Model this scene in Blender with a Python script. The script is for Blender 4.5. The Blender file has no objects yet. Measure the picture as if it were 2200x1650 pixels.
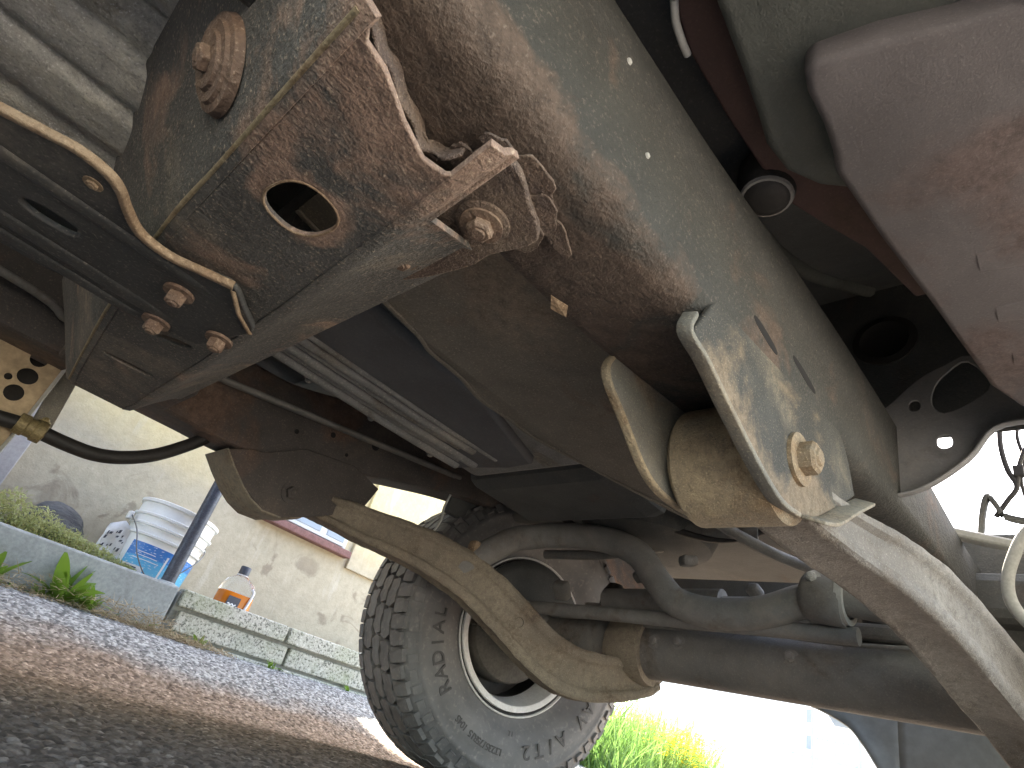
import bpy, bmesh, math, random
import numpy as np
from mathutils import Vector, Matrix, noise as mnoise
R = math.radians
random.seed(7)
sc = bpy.context.scene
col = sc.collection

# ------------------------------------------------------------------ camera
cam_d = bpy.data.cameras.new('camera')
cam = bpy.data.objects.new('camera', cam_d)
col.objects.link(cam)
cam_d.sensor_width = 36.0
cam_d.lens = 1305 / 2200 * 36.0
cam_d.clip_start = 0.01
cam_d.clip_end = 2000
_p, _a = R(29.6), R(51)
fw = Vector((math.cos(_a) * math.cos(_p), math.sin(_a) * math.cos(_p), math.sin(_p)))
rt = Vector((math.sin(_a), -math.cos(_a), 0))
up = rt.cross(fw)
_cr, _sr = 0.9558, 0.2940
ix = rt * _cr + up * _sr
iy = up * _cr - rt * _sr
cam.matrix_world = Matrix(((ix.x, iy.x, -fw.x, 0), (ix.y, iy.y, -fw.y, 0), (ix.z, iy.z, -fw.z, 0.12), (0, 0, 0, 1)))
sc.camera = cam

# ------------------------------------------------------------------ light
SUN_AZ, SUN_EL = R(27), R(50)
w = bpy.data.worlds.new('World'); sc.world = w; w.use_nodes = True
nt = w.node_tree; nt.nodes.clear()
wo = nt.nodes.new('ShaderNodeOutputWorld'); bg = nt.nodes.new('ShaderNodeBackground')
sky = nt.nodes.new('ShaderNodeTexSky'); sky.sky_type = 'NISHITA'; sky.sun_disc = False
sky.sun_elevation = SUN_EL; sky.sun_rotation = R(90) - SUN_AZ
sky.dust_density = 2.0
bg.inputs['Strength'].default_value = 0.15
nt.links.new(sky.outputs[0], bg.inputs[0]); nt.links.new(bg.outputs[0], wo.inputs[0])
sd = bpy.data.lights.new('sun', 'SUN'); sd.energy = 4.5; sd.angle = R(0.5); sd.color = (1, 0.95, 0.87)
sun = bpy.data.objects.new('sun', sd); col.objects.link(sun)
sdir = Vector((math.cos(SUN_AZ) * math.cos(SUN_EL), math.sin(SUN_AZ) * math.cos(SUN_EL), math.sin(SUN_EL)))
sun.rotation_euler = sdir.to_track_quat('Z', 'Y').to_euler()
sc.view_settings.view_transform = 'Standard'
sc.view_settings.look = 'None'
sc.view_settings.exposure = 3.3
sc.view_settings.use_white_balance = True      # phone balanced for open shade
sc.view_settings.white_balance_temperature = 7600
sc.view_settings.gamma = 1
sc.render.engine = 'CYCLES'
sc.cycles.use_denoising = True
sc.cycles.max_bounces = 10
sc.cycles.diffuse_bounces = 7

# ------------------------------------------------------------------ materials
MAT = {}
def new_mat(name):
    m = bpy.data.materials.new(name); m.use_nodes = True
    t = m.node_tree; b = t.nodes['Principled BSDF']
    MAT[name] = m
    return m, t, b
def col4(c): return (c[0], c[1], c[2], 1)
def ramp(t, src, p0, p1, c0=(0, 0, 0), c1=(1, 1, 1)):
    r = t.nodes.new('ShaderNodeValToRGB'); e = r.color_ramp.elements
    if p0 > p1: p0, p1, c0, c1 = p1, p0, c1, c0
    e[0].position, e[1].position = p0, p1
    e[0].color, e[1].color = col4(c0), col4(c1)
    t.links.new(src, r.inputs[0]); return r.outputs[0]
def nz(t, co, scale, detail=4, rough=.6, dist=0.0, stretch=None):
    n = t.nodes.new('ShaderNodeTexNoise'); n.inputs['Scale'].default_value = scale
    n.inputs['Detail'].default_value = detail; n.inputs['Roughness'].default_value = rough
    n.inputs['Distortion'].default_value = dist
    if stretch:
        mp = t.nodes.new('ShaderNodeMapping'); mp.inputs['Scale'].default_value = stretch
        t.links.new(co, mp.inputs[0]); co = mp.outputs[0]
    t.links.new(co, n.inputs['Vector']); return n.outputs['Fac']
def vor(t, co, scale, feature='F1', out='Distance', rnd=1.0):
    n = t.nodes.new('ShaderNodeTexVoronoi'); n.feature = feature
    n.inputs['Scale'].default_value = scale; n.inputs['Randomness'].default_value = rnd
    t.links.new(co, n.inputs['Vector']); return n.outputs[out]
def mix(t, f, a, b, mode='MIX'):
    n = t.nodes.new('ShaderNodeMix'); n.data_type = 'RGBA'; n.blend_type = mode
    for v, i in ((f, 0), (a, 6), (b, 7)):
        if isinstance(v, (int, float)): n.inputs[i].default_value = v
        elif isinstance(v, tuple): n.inputs[i].default_value = col4(v)
        else: t.links.new(v, n.inputs[i])
    return n.outputs[2]
def mth(t, op, a, b=0.0):
    n = t.nodes.new('ShaderNodeMath'); n.operation = op
    for v, i in ((a, 0), (b, 1)):
        if isinstance(v, (int, float)): n.inputs[i].default_value = v
        else: t.links.new(v, n.inputs[i])
    return n.outputs[0]
def bump(t, b, h, strength=.4, dist=.004):
    n = t.nodes.new('ShaderNodeBump'); n.inputs['Strength'].default_value = strength
    n.inputs['Distance'].default_value = dist
    t.links.new(h, n.inputs['Height']); t.links.new(n.outputs[0], b.inputs['Normal'])
def objco(t):
    return t.nodes.new('ShaderNodeTexCoord').outputs['Object']
def sepz(t, co, i=2):
    s = t.nodes.new('ShaderNodeSeparateXYZ'); t.links.new(co, s.inputs[0]); return s.outputs[i]

def grime(name, base, rust, dust, ra=.5, da=.45, scale=9, fine=160, bs=.5, rough=.82, metal=0.0, speck=.5, stretch=None, pit=1.0, zone=None, dent=0):
    """old undercoated steel: paint, rust scale and dried dust in patches"""
    m, t, b = new_mat(name); co = objco(t)
    n1 = nz(t, co, scale, 6, .62, .6, stretch); n2 = nz(t, co, scale * 2.3, 5, .65, .3); n3 = nz(t, co, fine * 2.1, 2, .6)
    n4 = nz(t, co, scale * .55, 4, .6, .4)
    n5 = nz(t, co, fine * .38, 4, .75)
    if zone: n1 = mth(t, 'ADD', n1, zone(t, co))
    c = mix(t, ramp(t, n2, .3, .7), base, tuple(v * 1.45 for v in base))
    rf = ramp(t, n1, .62 - ra * .3, .72 - ra * .22)
    rc = mix(t, ramp(t, n5, .35, .65), tuple(v * .55 for v in rust), rust)
    c = mix(t, rf, c, rc)
    df = mth(t, 'MULTIPLY', ramp(t, n4, .66 - da * .4, .86 - da * .3), ramp(t, n5, .28, .6))
    c = mix(t, df, c, dust)
    sp = ramp(t, n3, .58, .78)
    c = mix(t, mth(t, 'MULTIPLY', sp, speck), c, tuple(min(1, v * 1.9 + .02) for v in dust), 'MIX')
    sp2 = ramp(t, n3, .44, .3)
    c = mix(t, mth(t, 'MULTIPLY', sp2, speck * .6), c, tuple(v * .5 for v in base))
    t.links.new(c, b.inputs['Base Color'])
    rr = mix(t, n1, (rough - .15,) * 3, (min(1, rough + .12),) * 3); t.links.new(rr, b.inputs['Roughness'])
    b.inputs['Metallic'].default_value = metal
    h = mth(t, 'ADD', mth(t, 'MULTIPLY', n5, .9 * pit), mth(t, 'MULTIPLY', n3, .35))
    h = mth(t, 'ADD', h, mth(t, 'MULTIPLY', n1, .6))
    if dent: h = mth(t, 'ADD', h, mth(t, 'MULTIPLY', nz(t, co, 9, 2, .5, .5), 7.0 * dent))
    bump(t, b, h, bs, .003)
    return m
def plain(name, c, rough=.6, metal=0.0, var=.25, scale=20, bs=.1, fine=0, trans=0.0):
    m, t, b = new_mat(name); co = objco(t)
    n = nz(t, co, scale, 5, .65); n2 = nz(t, co, scale * 6, 3, .6)
    f = mth(t, 'MULTIPLY', mth(t, 'ADD', n, n2), .5)
    t.links.new(mix(t, ramp(t, f, .35, .65), tuple(v * (1 - var) for v in c), tuple(min(1, v * (1 + var)) for v in c)), b.inputs['Base Color'])
    b.inputs['Roughness'].default_value = rough; b.inputs['Metallic'].default_value = metal
    if trans: b.inputs['Transmission Weight'].default_value = trans
    if bs: bump(t, b, f, bs, .003)
    return m

def zone_rail(t, co):          # scale along the underside of the rail
    return mth(t, 'MULTIPLY', ramp(t, mth(t, 'ADD', sepz(t, co), mth(t, 'MULTIPLY', nz(t, co, 14, 4, .6), .05)), .525, .475), .30)
def zone_cross(t, co):         # rust grows towards the near rail and round the oval hole
    y = ramp(t, mth(t, 'ADD', sepz(t, co, 1), mth(t, 'MULTIPLY', nz(t, co, 12, 4, .6), .16)), .48, .33)
    vd = t.nodes.new('ShaderNodeVectorMath'); vd.operation = 'DISTANCE'; vd.inputs[1].default_value = (.0735, .3775, .4)
    t.links.new(co, vd.inputs[0])
    h = ramp(t, mth(t, 'ADD', vd.outputs['Value'], mth(t, 'MULTIPLY', nz(t, co, 40, 3, .6), .012)), .050, .034)
    return mth(t, 'ADD', mth(t, 'MULTIPLY', y, .22), mth(t, 'MULTIPLY', h, .25))
grime('rail_steel', (.034, .035, .032), (.112, .082, .064), (.13, .108, .086), ra=.16, da=.22, scale=8, bs=.95, speck=.4, pit=1.3, zone=zone_rail)
grime('rust_scale', (.075, .055, .047), (.165, .115, .087), (.23, .18, .135), ra=.75, da=.45, scale=14, fine=220, bs=1.0, pit=2.0)
grime('crossmember_steel', (.080, .079, .073), (.36, .25, .19), (.37, .30, .22), ra=.16, da=.25, scale=9, bs=.95, pit=1.5, zone=zone_cross)
grime('skid_steel', (.040, .042, .042), (.13, .09, .065), (.20, .18, .15), ra=.12, da=.3, scale=6, bs=.35, rough=.7, speck=.35)
grime('rust_edge', (.20, .135, .085), (.31, .21, .13), (.36, .28, .19), ra=.6, da=.5, scale=22, bs=.7, pit=1.3)
grime('worn_edge', (.20, .165, .10), (.27, .18, .10), (.34, .28, .18), ra=.3, da=.6, scale=26, bs=.6)
grime('rust_bolt', (.13, .088, .066), (.23, .15, .105), (.30, .23, .165), ra=.6, da=.45, scale=40, bs=.9, pit=1.4)
grime('arm_mud', (.15, .128, .10), (.19, .145, .105), (.31, .27, .205), ra=.35, da=.7, scale=9, fine=240, bs=.8, pit=1.5)
grime('near_arm_mud', (.14, .132, .12), (.17, .145, .118), (.30, .285, .255), ra=.35, da=.65, scale=9, fine=260, bs=.8, pit=1.5)
def zone_bracket(t, co): return 0.0
grime('bracket_mud', (.14, .138, .12), (.22, .17, .12), (.33, .29, .215), ra=.35, da=.7, scale=9, fine=260, bs=.6, pit=1.3)
def arm_bracket_mat():          # the top still shows undercoat, the bottom is caked with road dust
    grime('bracket_plate', (.044, .045, .041), (.235, .185, .13), (.30, .255, .185), ra=.16, da=.3, scale=9, fine=260, bs=.7, pit=1.3,
          zone=lambda t, co: mth(t, 'MULTIPLY', ramp(t, mth(t, 'ADD', sepz(t, co), mth(t, 'MULTIPLY', nz(t, co, 16, 4, .6), .09)), .495, .415), .34))
arm_bracket_mat()
grime('bushing_mud', (.19, .16, .115), (.32, .225, .135), (.42, .34, .22), ra=.5, da=.6, scale=14, fine=260, bs=.9, pit=1.5)
grime('dark_under', (.058, .062, .062), (.10, .082, .072), (.15, .142, .128), ra=.15, da=.3, scale=6, bs=.4, speck=.25)
grime('far_rail_steel', (.062, .057, .054), (.175, .115, .086), (.21, .165, .128), ra=.42, da=.3, scale=6, bs=.55, speck=.3)
grime('panel_brown', (.12, .112, .095), (.19, .15, .115), (.27, .225, .17), ra=.25, da=.5, scale=6, fine=200, bs=.5)
grime('cast_alloy', (.16, .165, .165), (.19, .175, .15), (.31, .295, .26), ra=.2, da=.45, scale=11, bs=.5, stretch=(.5, 2, 1))
grime('smooth_pan', (.078, .083, .090), (.11, .10, .09), (.17, .16, .15), ra=.1, da=.15, scale=5, bs=.3, speck=.2)
grime('muffler_steel', (.36, .36, .34), (.46, .42, .35), (.80, .78, .68), ra=.3, da=.6, scale=20, fine=200, bs=.8, pit=1.6, speck=.8, stretch=(.6, 1.6, 1))
grime('floor_pink', (.085, .078, .080), (.130, .098, .092), (.138, .128, .122), ra=.42, da=.45, scale=5, fine=260, bs=.28, speck=.25, pit=.7, dent=.6)
grime('floor_grey', (.070, .076, .069), (.078, .080, .072), (.105, .110, .098), ra=.2, da=.45, scale=7, fine=260, bs=.5, speck=.2, dent=.3)
grime('floor_maroon', (.068, .040, .036), (.09, .056, .043), (.11, .08, .058), ra=.3, da=.3, scale=7, bs=.3, speck=.2)
grime('axle_paint', (.140, .143, .138), (.17, .150, .128), (.24, .225, .20), ra=.3, da=.5, scale=7, bs=.5, speck=.3)  # axle tone lightened: lens haze put into the colour
plain('valance_plastic', (.17, .195, .195), .6, 0, .18, 6, .12)  # plastic tone raised in place of hazy lens glare
grime('pipe_steel', (.165, .165, .158), (.20, .175, .15), (.27, .25, .22), ra=.25, da=.4, scale=9, bs=.4, speck=.2)  # pipe tone lifted as well, haze painted into it
grime('brace_paint', (.155, .16, .165), (.16, .15, .14), (.24, .235, .22), ra=.2, da=.45, scale=7, bs=.3, speck=.2)
plain('wing_primer', (.55, .56, .54), .6, 0, .12, 30, .1)
plain('rubber_black', (.018, .017, .016), .6, 0, .35, 30, .2)
plain('hole_shade_black', (.012, .012, .013), .9, 0, .1, 20, 0)  # flat black painted for the shade inside holes
plain('pale_band', (.42, .43, .41), .5, 0, .15, 40, .1)
plain('brass', (.25, .20, .10), .55, .4, .4, 60, .4)
plain('perforated_tan', (.42, .32, .20), .75, 0, .25, 18, .2)
plain('grey_hose', (.42, .44, .42), .55, 0, .2, 30, .1)
plain('wire_black', (.02, .02, .022), .6, 0, .3, 30, .1)
plain('tyre_letter', (.07, .07, .072), .6, 0, .2, 60, .1)
plain('alloy_lip', (.80, .81, .80), .42, .0, .12, 30, .05)
plain('rim_dark', (.055, .057, .06), .5, .3, .3, 20, .1)
plain('brake_steel', (.115, .108, .095), .7, .1, .3, 25, .3)
plain('body_paint', (.10, .03, .03), .35, 0, .05, 5, 0)

def tyre_mat():
    m, t, b = new_mat('tyre_rubber'); co = objco(t)
    n = nz(t, co, 9, 5, .6); n2 = nz(t, co, 90, 4, .6)
    c = mix(t, ramp(t, n, .35, .7), (.115, .117, .12), (.20, .20, .20))
    c = mix(t, ramp(t, n2, .55, .75), c, (.25, .24, .23))
    t.links.new(c, b.inputs['Base Color']); b.inputs['Roughness'].default_value = .62
    bump(t, b, n2, .15, .002)
tyre_mat()

# ------------------------------------------------------------------ mesh helpers
def link(o, parent=None):
    col.objects.link(o)
    if parent is not None:
        o.parent = parent
        o.matrix_parent_inverse = parent['_inv'] if False else PINV.get(parent.name, Matrix())
    return o
PINV = {}
def thing(name, label, cat, loc, group=None):
    e = bpy.data.objects.new(name, None); col.objects.link(e); e.location = loc; e.empty_display_size = .1
    e['label'] = label; e['category'] = cat
    if group: e['group'] = group
    PINV[e.name] = Matrix.Translation(-Vector(loc))
    return e
def tag(o, label, cat, group=None):
    o['label'] = label; o['category'] = cat
    if group: o['group'] = group
    return o
def obj(name, verts, faces, mat, parent=None, smooth=False, bevel=0, seg=2, solid=0, solid_off=0, subd=0):
    me = bpy.data.meshes.new(name); me.from_pydata([tuple(v) for v in verts], [], faces); me.update()
    return obj_me(name, me, mat, parent, smooth, bevel, seg, solid, solid_off, subd)
def obj_me(name, me, mat, parent=None, smooth=False, bevel=0, seg=2, solid=0, solid_off=0, subd=0):
    if mat: me.materials.append(MAT[mat])
    o = bpy.data.objects.new(name, me); link(o, parent)
    if smooth:
        me.shade_smooth()
    if solid:
        md = o.modifiers.new('solid', 'SOLIDIFY'); md.thickness = solid; md.offset = solid_off
    if bevel:
        md = o.modifiers.new('bevel', 'BEVEL'); md.width = bevel; md.segments = seg; md.limit_method = 'ANGLE'; md.angle_limit = R(35)
    if subd:
        md = o.modifiers.new('subd', 'SUBSURF'); md.levels = subd; md.render_levels = subd
    if smooth and (bevel or solid):
        me.set_sharp_from_angle(angle=R(50))
    return o
def box(name, c, s, mat, parent=None, bevel=.004, rot=None):
    hx, hy, hz = s[0] / 2, s[1] / 2, s[2] / 2
    v = [Vector((x * hx, y * hy, z * hz)) for x in (-1, 1) for y in (-1, 1) for z in (-1, 1)]
    if rot is not None: v = [rot @ q for q in v]
    v = [q + Vector(c) for q in v]
    f = [(0, 1, 3, 2), (4, 6, 7, 5), (0, 4, 5, 1), (2, 3, 7, 6), (0, 2, 6, 4), (1, 5, 7, 3)]
    return obj(name, v, f, mat, parent, bevel=bevel)
def catmull(p, n=6, closed=False):
    p = [Vector(q) for q in p]; N = len(p); out = []
    for i in range(N if closed else N - 1):
        a = p[(i - 1) % N] if closed or i > 0 else p[0] * 2 - p[1]
        b, c = p[i], p[(i + 1) % N]
        d = p[(i + 2) % N] if closed or i + 2 < N else p[-1] * 2 - p[-2]
        for k in range(n):
            u = k / n
            out.append(.5 * ((2 * b) + (c - a) * u + (2 * a - 5 * b + 4 * c - d) * u * u + (3 * b - a - 3 * c + d) * u ** 3))
    if not closed: out.append(p[-1])
    return out
def sweep(name, path, section, mat, parent=None, smooth=True, side=None, caps=True, scales=None, bevel=0):
    """section: list of (a,b) in the frame (side, up) carried along the path; scales: per point (sa,sb)"""
    N, K = len(path), len(section); v = []; f = []
    path = [Vector(p) for p in path]; prev = None
    for i in range(N):
        tg = (path[min(i + 1, N - 1)] - path[max(i - 1, 0)]).normalized()
        if side is not None:
            s = Vector(side); s = (s - tg * s.dot(tg)).normalized()
        else:
            if prev is None:
                s = tg.orthogonal().normalized()
            else:
                s = (prev - tg * prev.dot(tg)).normalized()
            prev = s
        u = s.cross(tg)
        sa, sb = scales[i] if scales else (1, 1)
        for a, b in section: v.append(path[i] + s * a * sa + u * b * sb)
    for i in range(N - 1):
        for k in range(K):
            k2 = (k + 1) % K
            f.append((i * K + k, i * K + k2, (i + 1) * K + k2, (i + 1) * K + k))
    if caps:
        f.append(tuple(range(K))[::-1]); f.append(tuple((N - 1) * K + k for k in range(K)))
    o = obj(name, v, f, mat, parent, smooth=smooth, bevel=bevel)
    o.data.set_sharp_from_angle(angle=R(55))
    fix(o.data)
    return o
def fix(me):
    bm = bmesh.new(); bm.from_mesh(me); bmesh.ops.recalc_face_normals(bm, faces=bm.faces); bm.to_mesh(me); bm.free()
def circ(r, n=16, ry=None): return [(r * math.cos(2 * math.pi * k / n), (ry or r) * math.sin(2 * math.pi * k / n)) for k in range(n)]
def rrect(w, h, r, n=4):
    o = []
    for cx, cy, a0 in ((w / 2 - r, h / 2 - r, 0), (-w / 2 + r, h / 2 - r, 90), (-w / 2 + r, -h / 2 + r, 180), (w / 2 - r, -h / 2 + r, 270)):
        for k in range(n + 1):
            a = R(a0 + 90 * k / n); o.append((cx + r * math.cos(a), cy + r * math.sin(a)))
    return o
def tube(name, pts, r, mat, parent=None, n=12, smooth_path=6):
    path = catmull(pts, smooth_path) if smooth_path else [Vector(p) for p in pts]
    return sweep(name, path, circ(r, n), mat, parent)
def lathe(name, prof, mat, parent=None, c=(0, 0, 0), axis=(0, 0, 1), n=40, smooth=True, ang=40, a0=0, a1=360):
    ax = Vector(axis).normalized(); s = ax.orthogonal().normalized(); u = ax.cross(s); c = Vector(c)
    full = (a1 - a0) >= 360; cols = n if full else n + 1
    v = []; f = []; K = len(prof)
    for i in range(cols):
        a = R(a0 + (a1 - a0) * i / n)
        for r, h in prof: v.append(c + ax * h + (s * math.cos(a) + u * math.sin(a)) * r)
    for i in range(n):
        j = (i + 1) % cols
        for k in range(K - 1): f.append((i * K + k, j * K + k, j * K + k + 1, i * K + k + 1))
    o = obj(name, v, f, mat, parent, smooth=smooth)
    bm = bmesh.new(); bm.from_mesh(o.data); bmesh.ops.remove_doubles(bm, verts=bm.verts, dist=1e-5)
    bmesh.ops.recalc_face_normals(bm, faces=bm.faces); bm.to_mesh(o.data); bm.free()
    o.data.shade_smooth(); o.data.set_sharp_from_angle(angle=R(ang))
    return o
def plate(name, outer, holes, mat, parent, o, ux, uy, thick, bevel=.0015):
    """flat sheet with holes: outlines are 2-D (a,b) along ux, uy from o; thickness grows along ux x uy"""
    cu = bpy.data.curves.new('c', 'CURVE'); cu.dimensions = '2D'; cu.fill_mode = 'BOTH'
    for pl in [outer] + list(holes):
        s = cu.splines.new('POLY'); s.points.add(len(pl) - 1)
        for q, p in zip(s.points, pl): q.co = (p[0], p[1], 0, 1)
        s.use_cyclic_u = True
    cu.extrude = max(thick / 2 - bevel, .0002); cu.bevel_depth = bevel; cu.bevel_resolution = 1; cu.offset = -bevel
    co = bpy.data.objects.new('c', cu); col.objects.link(co)
    dg = bpy.context.evaluated_depsgraph_get(); dg.update()
    me = bpy.data.meshes.new_from_object(co.evaluated_get(dg)); me.name = name
    bpy.data.objects.remove(co); bpy.data.curves.remove(cu)
    ux, uy = Vector(ux).normalized(), Vector(uy).normalized(); uz = ux.cross(uy)
    Mx = Matrix(((ux.x, uy.x, uz.x, o[0]), (ux.y, uy.y, uz.y, o[1]), (ux.z, uy.z, uz.z, o[2]), (0, 0, 0, 1)))
    me.transform(Mx); me.materials.clear()
    return obj_me(name, me, mat, parent)
def strip(name, path, vec, mat, parent, thick, bevel=.001):
    p = [Vector(q) for q in path]; vv = [Vector(vec(i) if callable(vec) else vec) for i in range(len(p))]
    v = p + [a + b for a, b in zip(p, vv)]; N = len(p)
    f = [(i, i + 1, N + i + 1, N + i) for i in range(N - 1)]
    return obj(name, v, f, mat, parent, smooth=True, solid=thick, bevel=bevel)
def text(name, s, size, mat, parent, Mx, ext=.002):
    cu = bpy.data.curves.new('t', 'FONT'); cu.body = s; cu.size = size; cu.extrude = ext; cu.align_x = 'CENTER'; cu.align_y = 'CENTER'
    co = bpy.data.objects.new('t', cu); col.objects.link(co)
    dg = bpy.context.evaluated_depsgraph_get(); dg.update()
    me = bpy.data.meshes.new_from_object(co.evaluated_get(dg)); me.name = name
    bpy.data.objects.remove(co); bpy.data.curves.remove(cu)
    me.transform(Mx); me.materials.clear()
    return obj_me(name, me, mat, parent)
def hexbolt(name, c, axis, r, h, mat, parent, washer=True, rot=.3):
    """bolt head with a washer and a rounded crown, pointing along axis"""
    ax = Vector(axis).normalized(); s = ax.orthogonal().normalized(); u = ax.cross(s); c = Vector(c); v = []; f = []
    rings = [(r * 1.55, 0, 24), (r * 1.55, h * .25, 24)] if washer else []
    prof = []
    if washer: prof += [('c', r * 1.6, 0), ('c', r * 1.6, h * .22), ('c', r * 1.05, h * .26)]
    prof += [('h', r, h * .26 if washer else 0), ('h', r, h * .85), ('h', r * .82, h), ('c', r * .55, h), ('c', r * .45, h * 1.12), ('c', .0001, h * 1.12)]
    n = 24
    for kind, rr, hh in prof:
        for k in range(n):
            a = 2 * math.pi * k / n
            q = rr
            if kind == 'h':
                q = rr * math.cos(math.pi / 6) / math.cos((a % (math.pi / 3)) - math.pi / 6)
            v.append(c + ax * hh + (s * math.cos(a + rot) + u * math.sin(a + rot)) * q)
    for i in range(len(prof) - 1):
        for k in range(n):
            k2 = (k + 1) % n; f.append((i * n + k, i * n + k2, (i + 1) * n + k2, (i + 1) * n + k))
    o = obj(name, v, f, mat, parent, smooth=True); fix(o.data); o.data.set_sharp_from_angle(angle=R(35)); return o
def roughen(o, amp, scale, sub=0):
    """real unevenness of old steel: move the vertices along their normals by a noise"""
    me = o.data
    if sub:
        bm = bmesh.new(); bm.from_mesh(me); bmesh.ops.subdivide_edges(bm, edges=bm.edges, cuts=sub, use_grid_fill=True); bm.to_mesh(me); bm.free()
    ns = [v.normal.copy() for v in me.vertices]
    for v, n in zip(me.vertices, ns):
        v.co += n * amp * mnoise.fractal(v.co * scale, 1.0, 2.0, 4)
    me.update(); return o
# ------------------------------------------------------------------ the setting
WD = Vector((math.cos(R(3.3)), math.sin(R(3.3)), 0)); WN = Vector((-WD.y, WD.x, 0))
def HP(s, n, z): return WD * s + WN * n + Vector((0, 0, z))      # along the house wall, out from the car, up
HROT = Matrix.Rotation(R(3.3), 3, 'Z')
def hbox(name, s0, s1, n0, n1, z0, z1, mat, parent=None, bevel=.004):
    return box(name, HP((s0 + s1) / 2, (n0 + n1) / 2, (z0 + z1) / 2), (s1 - s0, n1 - n0, z1 - z0), mat, parent, bevel, HROT)

def ground_mat():
    m, t, b = new_mat('ground_asphalt'); co = objco(t)
    at = t.nodes.new('ShaderNodeAttribute'); at.attribute_name = 'stone'
    am = t.nodes.new('ShaderNodeAttribute'); am.attribute_name = 'fine'
    vc = t.nodes.new('ShaderNodeTexVoronoi'); vc.inputs['Scale'].default_value = 90; t.links.new(co, vc.inputs['Vector'])
    sx = t.nodes.new('ShaderNodeSeparateColor'); t.links.new(vc.outputs['Color'], sx.inputs[0])
    st = mix(t, am.outputs['Fac'], sx.outputs[0], at.outputs['Fac'])
    n = nz(t, co, 3.2, 5, .6); n2 = nz(t, co, 320, 3, .6)
    r = t.nodes.new('ShaderNodeValToRGB'); t.links.new(st, r.inputs[0]); e = r.color_ramp.elements
    e[0].position, e[0].color = 0, (.085, .064, .050, 1); e[1].position, e[1].color = 1, (.52, .44, .375, 1)
    for p, c in ((.3, (.165, .128, .102)), (.55, (.225, .178, .145)), (.8, (.29, .235, .195)), (.93, (.37, .305, .255))):
        q = e.new(p); q.color = col4(c)
    r2 = t.nodes.new('ShaderNodeValToRGB'); t.links.new(st, r2.inputs[0]); e = r2.color_ramp.elements
    e[0].position, e[0].color = 0, (.085, .095, .105, 1); e[1].position, e[1].color = 1, (.50, .54, .56, 1)
    q = e.new(.5); q.color = (.25, .27, .285, 1)
    y = mth(t, 'ADD', sepz(t, co, 1), mth(t, 'MULTIPLY', n, .5))
    c = mix(t, ramp(t, mth(t, 'MULTIPLY', y, .25), .515, .565), r.outputs[0], r2.outputs[0])  # strip towards the kerb painted paler and bluer, imitating skylight on it
    out = mix(t, ramp(t, mth(t, 'MULTIPLY', mth(t, 'MULTIPLY', mth(t, 'ADD', sepz(t, co, 1), .35), -1.0), 2.0), 0, 1), c, (.42, .40, .37))  # unseen ground right of the car made pale to bounce light underneath
    c = mix(t, ramp(t, n2, .3, .7), mix(t, 1.0, out, (.72, .72, .72), 'MULTIPLY'), out)
    t.links.new(c, b.inputs['Base Color']); b.inputs['Roughness'].default_value = .9
    bump(t, b, n2, .5, .0015)
ground_mat()
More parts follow.
